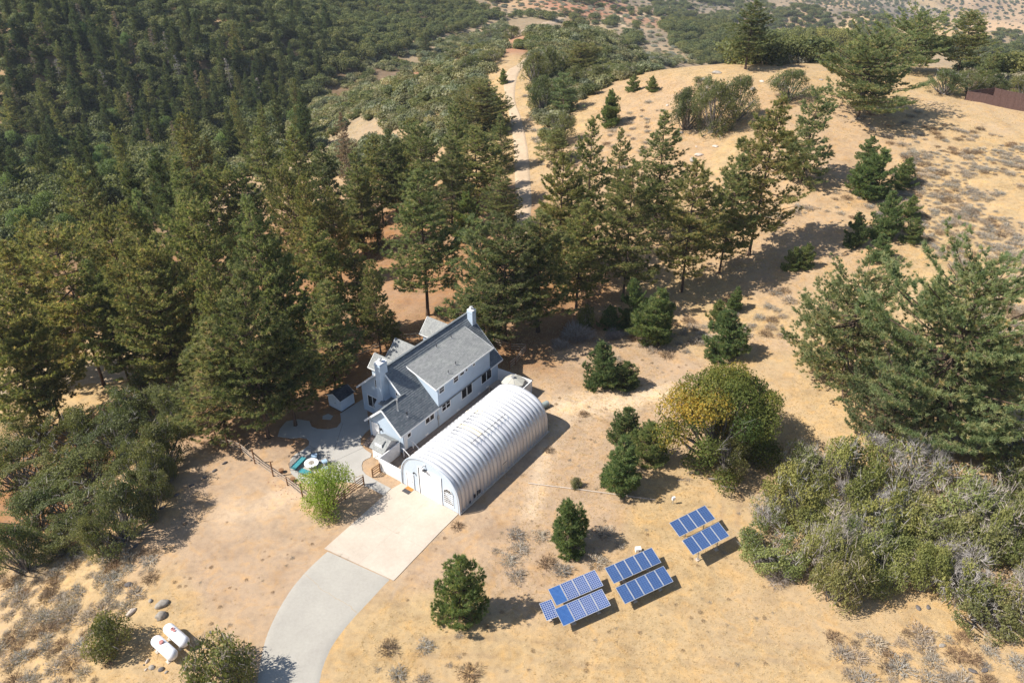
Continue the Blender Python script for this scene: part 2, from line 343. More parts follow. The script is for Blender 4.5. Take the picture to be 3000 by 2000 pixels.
M_fir = leafmat('fir_needles', [(0, (.040, .066, .028)), (.5, (.095, .122, .050)), (1, (.19, .185, .08))])
M_oak = leafmat('oak_leaves', [(0, (.055, .075, .028)), (.5, (.145, .155, .058)), (.85, (.25, .24, .095)), (1, (.33, .29, .13))], trans=.25)
M_scrub = leafmat('scrub_leaves', [(0, (.12, .125, .065)), (.5, (.215, .215, .115)), (1, (.35, .32, .21))], .42, trans=.22)
M_gold = leafmat('golden_oak_leaves', [(0, (.050, .078, .018)), (.45, (.140, .155, .035)), (.75, (.25, .215, .045)), (1, (.46, .29, .045))], .08)
M_gscrub = leafmat('grey_scrub_leaves', [(0, (.15, .15, .115)), (.5, (.25, .235, .18)), (1, (.36, .33, .25))], .35, trans=.15)
M_thick = leafmat('thicket_leaves', [(0, (.075, .095, .028)), (.5, (.225, .230, .075)), (1, (.40, .36, .13))], .3, .25)
M_light = leafmat('canyon_broadleaf', [(0, (.065, .095, .032)), (.5, (.14, .19, .065)), (1, (.22, .28, .10))])
M_lime = leafmat('young_tree_leaves', [(0, (.09, .15, .02)), (.5, (.23, .30, .05)), (1, (.45, .46, .16))], .05, .35)
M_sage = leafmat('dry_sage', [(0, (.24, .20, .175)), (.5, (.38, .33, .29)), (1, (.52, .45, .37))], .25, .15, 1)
M_twig = leafmat('bare_twigs', [(0, (.20, .17, .15)), (1, (.46, .41, .38))], .2, 0, 1)
M_deadneedle = leafmat('dead_needles', [(0, (.17, .115, .08)), (1, (.34, .24, .16))], .25, .15, 1)
M_straw = leafmat('straw_blades', [(0, (.42, .31, .17)), (.5, (.58, .44, .25)), (1, (.72, .58, .35))], 0, .2, 1)
M_bark = simple('pine_bark', (.10, .065, .045), 1, .4, 3, bmp=.6)
M_greybark = simple('grey_bark', (.20, .175, .155), 1, .3, 4, bmp=.4)

# ------------------------------------------------------------------ plant builders
def rnd(n, a, b): return rng.uniform(a, b, n)
def unit(v): return v / (np.linalg.norm(v, axis=-1, keepdims=True) + 1e-9)
def blades(cen, dirs, k, ln, wd, spread, tint, jit=0.12):
    """k pointed blades from every centre, leaning round its direction"""
    n = len(cen); c = np.repeat(cen, k, 0) + rng.normal(0, jit * 0.5, (n * k, 3)) * np.array([1, 1, .7]); d = unit(np.repeat(dirs, k, 0) + rng.normal(0, spread, (n * k, 3)))
    s = unit(np.cross(d, rng.normal(0, 1, (n * k, 3)))); l = (ln * rnd(n * k, .7, 1.2))[:, None]; w = wd * rnd(n * k, .7, 1.2)[:, None]
    v = np.stack([c - s * w / 2 - d * l * .15, c + s * w / 2 - d * l * .15, c + d * l], 1).reshape(-1, 3)
    f = np.arange(3 * n * k).reshape(-1, 3); ti = np.repeat(np.repeat(tint, k) + rng.normal(0, .06, n * k), 3)
    return v, f, np.clip(ti, 0, 1)
def leaves(cen, nor, sz, tint, flat=.7):
    n = len(cen); d = unit(nor + rng.normal(0, flat, (n, 3))); a = unit(np.cross(d, rng.normal(0, 1, (n, 3)))); b_ = np.cross(d, a)
    s = (sz * rnd(n, .6, 1.3))[:, None]; s2 = s * rnd(n, .5, .8)[:, None]
    v = np.stack([cen - a * s, cen + b_ * s2, cen + a * s, cen - b_ * s2], 1).reshape(-1, 3)
    q = np.arange(4 * n).reshape(-1, 4); f = np.concatenate([q[:, [0, 1, 2]], q[:, [0, 2, 3]]])
    return v, f, np.clip(np.repeat(tint, 4), 0, 1)
def tubes(segs, sides=5):
    """tapered tubes: list of (points (k,3), radii (k))"""
    V = []; Fc = []; o = 0
    for P, R in segs:
        P = np.asarray(P, float); R = np.asarray(R, float); k = len(P); d = unit(np.gradient(P, axis=0))
        ref = np.array([0, 0, 1.0]) if abs(d[0][2]) < .9 else np.array([1.0, 0, 0])
        a = unit(np.cross(d, ref)); c = np.cross(d, a); th = np.linspace(0, 2 * np.pi, sides, endpoint=False)
        ring = P[:, None] + R[:, None, None] * (a[:, None] * np.cos(th)[None, :, None] + c[:, None] * np.sin(th)[None, :, None])
        V.append(ring.reshape(-1, 3))
        for i in range(k - 1):
            for j in range(sides):
                p, q_ = o + i * sides + j, o + i * sides + (j + 1) % sides
                Fc.append((p, q_, q_ + sides)); Fc.append((p, q_ + sides, p + sides))
        o += k * sides
    return np.concatenate(V), np.array(Fc)
def join(parts):
    V = []; Fc = []; T = []; o = 0
    for v, f, t in parts: V.append(v); Fc.append(f + o); T.append(t); o += len(v)
    return np.concatenate(V), np.concatenate(Fc), np.concatenate(T)

def pine(name, h, R, base, nw, dens, blade, k, mt, seed, shape='cone', browning=.3, bare=0.0, lobed=.25):
    """tall pine: returns (trunk mesh, crown mesh, height, radius)"""
    global rng
    rng = np.random.default_rng(seed)
    lean = rng.normal(0, .012, 2) * h; bend = rng.normal(0, .25, 2)
    def ax(z): s = z / h; return np.stack([lean[0] * s + bend[0] * np.sin(3 * s), lean[1] * s + bend[1] * np.sin(2.4 * s + 1), z], -1)
    zz = np.linspace(-.6, h * .985, 12); rr = np.interp(zz / h, [-.05, 0, .04, 1], [.035 * h ** .9 * .6, .026 * h ** .9 * .6, .02 * h ** .9 * .6, .03])
    segs = [(ax(zz), np.maximum(rr, .03))]; C = []; D = []; T = []
    for i in range(nw):
        t = (i + rng.uniform(0, .7)) / nw; z0 = base * h + (h - base * h) * t ** .92
        if shape == 'cone': pr = (1 - t) ** .72 * min(1, .62 + 1.6 * t) + .05
        elif shape == 'round': pr = math.sqrt(max(0, 1 - (t * 1.02 - .18) ** 2 / .72)) + .03
        elif shape == 'oval': pr = max(0, 1 - ((t - .33) / .68) ** 2) ** .8 * .95 + .04
        elif shape == 'column': pr = (1 - t) ** .55 * min(1, .7 + 1.4 * t) + .06
        elif shape == 'bush': pr = (1 - t ** 1.6) * .95 + .08
        for j in range(rng.integers(4, 7)):
            az = rng.uniform(0, 2 * math.pi); lob = 1 + lobed * math.sin(2.3 * az + seed + z0 * .35) + lobed * .6 * rng.normal()
            Lb = R * pr * np.clip(lob, .45, 1.45)
            if Lb < .12: continue
            el = math.radians(-12 + 52 * t ** 1.3 + rng.normal(0, 6)); n_ = 6; s = np.linspace(0, 1, n_)
            p0 = ax(np.array([z0]))[0]; hx = np.array([math.cos(az), math.sin(az)])
            out = s * Lb * math.cos(el); up = s * Lb * math.sin(el) + (s ** 2.4) * Lb * .22 - .10 * Lb * np.sin(s * 3.1)
            Pb = np.stack([p0[0] + out * hx[0], p0[1] + out * hx[1], p0[2] + up], -1)
            segs.append((Pb[::2], np.array([.014, .008, .003]) * Lb + .012)) if h > 8 else segs.append((Pb[::3], np.array([.02, .008]) * Lb + .01))
            if rng.uniform() < bare: continue
            nt_ = max(3, int(dens * (Lb ** 1.55) + 1.5)); nc = max(2, nt_ // 6); ic = rng.integers(0, nc, nt_); sc = rng.beta(2.0, 1.0, nc); wl = Lb * .38 * np.sin(sc * 2.5 + .25) + .05; lc = rng.uniform(-1, 1, nc) * wl
            jt = min(.34, .1 + .09 * Lb); sv = np.clip(sc[ic] + rng.normal(0, jt, nt_) / max(Lb, .5), 0, 1.05); lat = lc[ic] + rng.normal(0, jt, nt_); hh = np.interp(sv, s, up); oo = np.interp(sv, s, out) - np.abs(lat) * .25
            C.append(np.stack([p0[0] + oo * hx[0] - lat * hx[1], p0[1] + oo * hx[1] + lat * hx[0], p0[2] + hh + rng.normal(.03, .10, nt_) * min(1, Lb) + .05], -1))
            D.append(np.stack([hx[0] * .8 - np.sign(lat) * hx[1] * .5, hx[1] * .8 + np.sign(lat) * hx[0] * .5, np.full(nt_, .75)], -1))
            T.append(np.clip(rng.normal(browning + .28 * (1 - sv), .22, nt_), 0, 1))
    C.append(ax(np.linspace(h * .95, h, 4))); D.append(np.tile([0, 0, 1.0], (4, 1))); T.append(np.full(4, .3))
    C = np.concatenate(C); D = np.concatenate(D); T = np.concatenate(T)
    v, f, ti = blades(C, D, k, blade, blade * .24, .8, T, .10)
    tv, tf = tubes(segs, 5)
    return (npmesh(name + '_trunk', tv, tf, [M_bark], smooth=True), npmesh(name + '_crown', v, f, [mt], ti), h, R)

def broad(name, R, h, nl, nleaf, leaf, mt, seed, stem=True, twigs=0, zsq=.75, tmean=.45, open_=.0, accent=None, bark=None):
    """round-crowned broadleaf or shrub made of leafy lobes"""
    global rng
    rng = np.random.default_rng(seed); lo = []
    for i in range(nl):
        a = rng.uniform(0, 2 * math.pi); lr = R * min(.5, rng.uniform(.85, 1.5) * 1.3 / math.sqrt(nl)); rr = (R - lr * .8) * math.sqrt(rng.uniform(0, 1))
        zc = (h - lr * zsq) * (1 - .72 * (rr / R) ** 2.2) * (rng.uniform(.05, 1.0) if i % 2 else rng.uniform(.9, 1.0)); lo.append((rr * math.cos(a), rr * math.sin(a), max(zc, lr * .55), lr))
    lo = np.array(lo); wts = lo[:, 3] ** 2; wts /= wts.sum(); idx = rng.choice(nl, nleaf, p=wts)
    d = unit(rng.normal(0, 1, (nleaf, 3)) + np.array([0, 0, .35])); rad = lo[idx, 3] * (1 - .45 * rng.uniform(0, 1, nleaf) ** 2)
    bumps = 1 + .16 * np.sin(d[:, 0] * 7 + idx) * np.sin(d[:, 1] * 8 + 2 * idx) + .10 * np.sin(d[:, 2] * 13 + idx)
    c = lo[idx, :3] + d * (rad * bumps)[:, None] * np.array([1, 1, zsq]); ok = c[:, 2] > .05
    if open_ > 0: ok &= fbm(c[:, 0] * 2.2 / R * 2, c[:, 1] * 2.2 / R * 2 + c[:, 2], seed, 2) > -open_
    c = c[ok]; d = d[ok]; idx = idx[ok]; lt = rng.normal(0, .17, nl)
    T = np.clip(rng.normal(tmean, .10, len(c)) + lt[idx], 0, .97)
    if accent is not None:
        hot = rng.uniform(0, 1, nl) < accent; sel = hot[idx] & (d[:, 2] > -.1); T[sel] = np.clip(rng.normal(.9, .14, sel.sum()), .4, 1)
    parts = [leaves(c, d + np.array([0, 0, .3]), leaf, T)]
    segs = []
    for i in range(nl):
        p = lo[i]; b0 = np.array([rng.normal(0, .06) * R, rng.normal(0, .06) * R, -.3]); m_ = b0 * .5 + p[:3] * .5 + rng.normal(0, .08, 3) * R
        segs.append((np.stack([b0, m_, p[:3] + np.array([0, 0, p[3] * .2])]), np.array([.030, .018, .007]) * R + .012))
    tv, tf = tubes(segs, 4)
    if twigs:
        ii = rng.choice(nl, twigs); dd = unit(rng.normal(0, 1, (twigs, 3)) + np.array([0, 0, .5])); cc = lo[ii, :3] + dd * lo[ii, 3:4] * .75 * np.array([1, 1, zsq])
        tw = blades(cc, dd, 3, R * .22, .035, .45, np.full(twigs, .7), .05); parts_t = npmesh(name + '_twigs', tw[0], tw[1], [M_twig], tw[2])
    else: parts_t = None
    v, f, ti = join(parts)
    return (npmesh(name + '_trunk', tv, tf, [bark or M_greybark], smooth=True), npmesh(name + '_crown', v, f, [mt], ti), h, R, parts_t)
def sage(name, seed, n=300, r=.5, wd=.016, mt=None):
    """dry twiggy dome: short crossing twigs all through a low dome"""
    global rng
    rng = np.random.default_rng(seed); n = int(n * 1.5)
    d0 = unit(rng.normal(0, 1, (n, 3)) * [1, 1, .8]); d0[:, 2] = np.abs(d0[:, 2]); lump = 1 + .22 * np.sin(3 * np.arctan2(d0[:, 1], d0[:, 0]) + seed) + .12 * np.sin(7 * np.arctan2(d0[:, 1], d0[:, 0]) + seed * 2)
    c = d0 * (r * lump * rng.uniform(.15, .85, n) ** .7)[:, None] * [1, 1, .62]; d = unit(d0 + rng.normal(0, .55, (n, 3)) + [0, 0, .25]); l = (r * rnd(n, .16, .38))[:, None]
    s = unit(np.cross(d, rng.normal(0, 1, (n, 3)))) * wd; e = c + d * l; e2 = c + d * l * .5 + unit(d + rng.normal(0, .6, (n, 3))) * l * .5
    v = np.stack([c - s * .5, c + s * .5, e, e2], 1).reshape(-1, 3); q = np.arange(0, 4 * n, 4)[:, None]; f = np.concatenate([q + [0, 1, 2], q + [0, 1, 3]])
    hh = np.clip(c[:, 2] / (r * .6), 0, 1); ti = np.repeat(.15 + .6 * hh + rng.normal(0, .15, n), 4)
    segs = []
    for i in range(9): a_ = rng.uniform(0, 6.28); segs.append((np.array([[0, 0, 0], [math.cos(a_) * r * .4, math.sin(a_) * r * .4, r * .3], [math.cos(a_) * r * .75, math.sin(a_) * r * .75, r * rng.uniform(.3, .6)]]), np.array([.018, .012, .005]) * r / .5))
    tv, tf = tubes(segs, 3)
    return npmesh(name, np.concatenate([v, tv]), np.concatenate([f, tf + len(v)]), [mt or M_sage], np.clip(np.concatenate([ti, np.full(len(tv), .6)]), 0, 1))
def snag(name, h, seed, mt=M_greybark, nb=60, rad=2.2, needles=0):
    global rng
    rng = np.random.default_rng(seed); segs = [(np.array([[0, 0, -.5], [.1, 0, h * .5], [0, .1, h]]), np.array([.26, .15, .03]))]; C = []
    for i in range(nb):
        z = h * rng.uniform(.15, .97); a = rng.uniform(0, 6.28); Lb = rad * (1 - z / h) ** .7 * rng.uniform(.5, 1.1) + .3
        p = np.array([[0, 0, z], [math.cos(a) * Lb * .6, math.sin(a) * Lb * .6, z + .02 * Lb], [math.cos(a) * Lb, math.sin(a) * Lb, z - .18 * Lb]]); segs.append((p, np.array([.05, .03, .012])))
        for s in (.5, .7, .9, 1): C.append(p[0] * (1 - s) + p[2] * s)
    tv, tf = tubes(segs, 4); C = np.array(C); d = unit(rng.normal(0, 1, C.shape) + [0, 0, -.3])
    tw = blades(C, d, 3 + needles, .55, .05 + .03 * (needles > 0), .5, np.full(len(C), .5), .2)
    return (npmesh(name + '_trunk', tv, tf, [mt]), npmesh(name + '_crown', tw[0], tw[1], [M_deadneedle if needles else M_twig], tw[2]), h, rad)
#@PART3
# ------------------------------------------------------------------ prototypes (meshes only)
K = {}
K['pineA'] = pine('pine_a', 22, 4.7, .18, 30, 4.8, .36, 15, M_pine, 101, 'cone', .30, lobed=.2)
K['pineA1'] = pine('pine_a1', 23, 4.6, .22, 27, 4.6, .36, 15, M_pine, 121, 'cone', .30, bare=.04, lobed=.26)
K['pineB'] = pine('pine_b', 22, 4.6, .12, 29, 4.8, .36, 15, M_pine, 102, 'cone', .36, lobed=.26)
K['pineB1'] = pine('pine_b1', 21, 4.9, .20, 25, 4.6, .37, 15, M_pine, 122, 'cone', .36, bare=.06, lobed=.3)
K['pineC'] = pine('pine_c', 20, 5.0, .26, 25, 4.6, .37, 15, M_pine, 103, 'oval', .42, bare=.08, lobed=.3)
K['pineC1'] = pine('pine_c1', 20, 5.0, .18, 24, 4.6, .37, 15, M_pine, 123, 'round', .38, bare=.08, lobed=.3)
K['pineD'] = pine('pine_d', 22, 4.2, .06, 32, 4.0, .35, 15, M_pine, 104, 'cone', .28, lobed=.26)
K['pineblue'] = pine('pine_blue', 15, 4.4, .03, 25, 4.0, .36, 15, M_pineblue, 105, 'cone', .30, lobed=.3)
K['pinebig'] = pine('pine_big', 17, 7.0, .16, 29, 3.7, .38, 16, M_pineblue, 106, 'oval', .36, bare=.14, lobed=.42)
K['pinebig2'] = pine('pine_big2', 16, 6.6, .14, 27, 3.7, .38, 16, M_pineblue, 107, 'oval', .42, bare=.16, lobed=.5)
K['young'] = pine('young_pine_a', 6, 2.3, .02, 19, 13.0, .24, 16, M_young, 108, 'cone', .22, lobed=.2)
K['young2'] = pine('young_pine_b', 6, 2.4, .02, 17, 13.0, .24, 16, M_young, 109, 'bush', .30, lobed=.25)
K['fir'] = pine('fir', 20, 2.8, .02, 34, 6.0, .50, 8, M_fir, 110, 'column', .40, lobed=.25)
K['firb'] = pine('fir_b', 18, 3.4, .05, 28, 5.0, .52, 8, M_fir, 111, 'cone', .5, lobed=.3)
K['brownpine'] = pine('brown_pine', 18, 3.4, .1, 24, 2.6, .45, 8, M_deadneedle, 112, 'cone', .5, lobed=.3)
K['oakA'] = broad('oak_a', 4.2, 6.5, 24, 18000, .092, M_oak, 201, twigs=90, open_=.14)
K['oakB'] = broad('oak_b', 4.4, 6.0, 28, 19000, .092, M_oak, 202, tmean=.36, twigs=60, open_=.14)
K['oakfar'] = broad('oak_far', 4.0, 5.5, 12, 2600, .24, M_oak, 203, tmean=.35)
K['oakfar2'] = broad('oak_far2', 4.2, 5.0, 14, 2600, .24, M_oak, 204, tmean=.5)
K['gold'] = broad('golden_oak', 7.5, 9.5, 46, 46000, .105, M_gold, 205, tmean=.40, accent=.10, twigs=20)
K['oakY'] = broad('oak_y', 4.2, 6.5, 22, 9000, .14, M_thick, 216, tmean=.40)
K['leafy'] = broad('leafy', 4.2, 9.0, 18, 6500, .18, M_light, 206, zsq=.9)
K['thickA'] = broad('thicket_a', 3.6, 3.6, 28, 13000, .088, M_thick, 207, twigs=130, open_=.12)
K['thickB'] = broad('thicket_b', 3.4, 3.4, 26, 10500, .088, M_thick, 208, twigs=420, open_=.02, tmean=.55)
K['thickC'] = broad('thicket_c', 3.6, 3.8, 28, 12000, .09, M_oak, 209, twigs=120, open_=.12, tmean=.55)
K['scrubA'] = broad('scrub_a', 2.2, 2.2, 10, 1300, .19, M_scrub, 210, twigs=20)
K['scrubB'] = broad('scrub_b', 2.4, 2.0, 12, 1300, .19, M_scrub, 211, tmean=.6, twigs=60)
K['scrubC'] = broad('scrub_c', 2.4, 2.6, 10, 1500, .19, M_oak, 212, tmean=.5)
K['thickG'] = broad('thicket_g', 3.4, 3.4, 22, 7000, .085, M_thick, 219, twigs=650, open_=.02, tmean=.35)
K['scrubG'] = broad('scrub_g', 2.4, 1.8, 12, 1300, .18, M_gscrub, 217, tmean=.5, twigs=40)
K['scrubG2'] = broad('scrub_g2', 2.3, 2.0, 9, 1100, .18, M_gscrub, 218, tmean=.6)
K['lime'] = broad('young_leafy', 2.6, 3.8, 24, 9500, .062, M_lime, 213, open_=.0, tmean=.5, zsq=.85, bark=M_bark)
K['bush'] = broad('bush', 1.8, 1.9, 14, 5200, .065, M_oak, 214, tmean=.45, twigs=60)
K['bushred'] = broad('bush_r', 2.2, 2.0, 16, 4600, .075, M_thick, 215, tmean=.35, twigs=240, open_=.0)
K['snag'] = snag('snag_a', 15, 301); K['snag2'] = snag('snag_b', 16, 302, needles=2, nb=80, rad=2.6)
K['dead'] = snag('dead_c', 13, 303, nb=50, rad=2.4, needles=1)
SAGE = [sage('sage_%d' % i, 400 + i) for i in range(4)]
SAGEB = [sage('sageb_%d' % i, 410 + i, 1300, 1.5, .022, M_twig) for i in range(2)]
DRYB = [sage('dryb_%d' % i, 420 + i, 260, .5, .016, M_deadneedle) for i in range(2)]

def place(kind, x, y, h, r, name, label, cat='tree', group=None, z=None, rot=None, sink=.05):
    p = K[kind]; z = float(hz(x, y)) if z is None else z
    e = bpy.data.objects.new(name, None); COL.objects.link(e); e.empty_display_size = .3
    e.location = (x, y, z - sink); e.rotation_euler = (0, 0, random.uniform(0, 6.28) if rot is None else rot)
    if kind in ('pineA', 'pineB', 'pineC') and random.random() < .5: kind += '1'; p = K[kind]
    r *= {'pine': 1.15, 'youn': 1.06, 'oakA': 1.12, 'oakB': 1.12, 'thic': 1.2}.get(kind[:4], 1.0) * (1.0 if 'big' in kind else 1)
    if kind[:4] == 'youn': h *= .95
    sx = r / p[3]; sz = h / p[2]; e.scale = (sx, sx, sz)
    link('trunk', p[0], e); link('crown', p[1], e)
    if len(p) > 4 and p[4] is not None: link('dead_twigs', p[4], e, kind='stuff')
    tag(e, label, cat, group); return e
ORD = 'leftmost,second,third,fourth,fifth,sixth,seventh,eighth,ninth,tenth,eleventh,twelfth,thirteenth,fourteenth,fifteenth,sixteenth,seventeenth,eighteenth,nineteenth,twentieth'.split(',')
def by_order(objs, what):
    """labels that count a group from left to right as the camera sees it"""
    tens = ['', '', 'twenty', 'thirty', 'forty', 'fifty', 'sixty', 'seventy']; units = ',first,second,third,fourth,fifth,sixth,seventh,eighth,ninth'.split(',')
    objs = sorted(objs, key=lambda o: proj(*o.location)[0]); n = len(objs)
    for i, o in enumerate(objs):
        j = i if i <= n // 2 else n - 1 - i; side = 'left' if i <= n // 2 else 'right'
        w = (side + 'most' if j == 0 else ORD[j] + ' from the ' + side) if j < 20 else tens[(j + 1) // 10] + (('-' + units[(j + 1) % 10]) if (j + 1) % 10 else '') + ' from the ' + side
        o['label'] = w.replace('thirty from', 'thirtieth from').replace('forty from', 'fortieth from').replace('twenty from', 'twentieth from') + ' of the ' + what
def proj(x, y, z):
    d = y * CP - (z - H) * SP; return 1500 + F * x / d, 1000 - F * (y * SP + (z - H) * CP) / d, d
def by_base(bx, by, top, wpx):
    x, y, z = hit(bx, by); hs = np.linspace(.3, 45, 900)
    d = y * CP - (z + hs - H) * SP; yy = 1000 - F * (y * SP + (z + hs - H) * CP) / d
    h = float(hs[np.argmin(abs(yy - top))]); return x, y, h, wpx / 2 * proj(x, y, z + h * .4)[2] / F
def by_top(tx, ty, h, wpx):
    x, y, z = hit(tx, ty, h); return x, y, h, wpx / 2 * proj(x, y, z + h * .5)[2] / F

def inpoly(px, py, poly):
    c = np.zeros(px.shape, bool); j = len(poly) - 1
    for i in range(len(poly)):
        xi, yi = poly[i]; xj, yj = poly[j]
        c ^= ((yi > py) != (yj > py)) & (px < (xj - xi) * (py - yi) / (yj - yi + 1e-12) + xi); j = i
    return c
def scatter(poly, n, mind, seed, far=4000.):
    """ground points inside an outline seen in the photograph, kept apart"""
    g = np.random.default_rng(seed); P = np.array(poly); out = []; cell = {}
    lo = P.min(0); hi = P.max(0); tries = 0
    while len(out) < n and tries < n * 14:
        tries += 1; px = g.uniform(lo[0], hi[0]); py = g.uniform(lo[1], hi[1])
        if not inpoly(np.array([px]), np.array([py]), poly)[0]: continue
        x, y, z = hit(px, py, 0, far); d = math.hypot(x, y); m = mind(d) if callable(mind) else mind
        k = (int(x // m), int(y // m)); 
        if any(math.hypot(x - a, y - b) < m for i in (-1, 0, 1) for j in (-1, 0, 1) for a, b in cell.get((k[0] + i, k[1] + j), ())): continue
        cell.setdefault(k, []).append((x, y)); out.append((x, y, z, d))
    return out
GP = 'tall pines round the house and along the road'
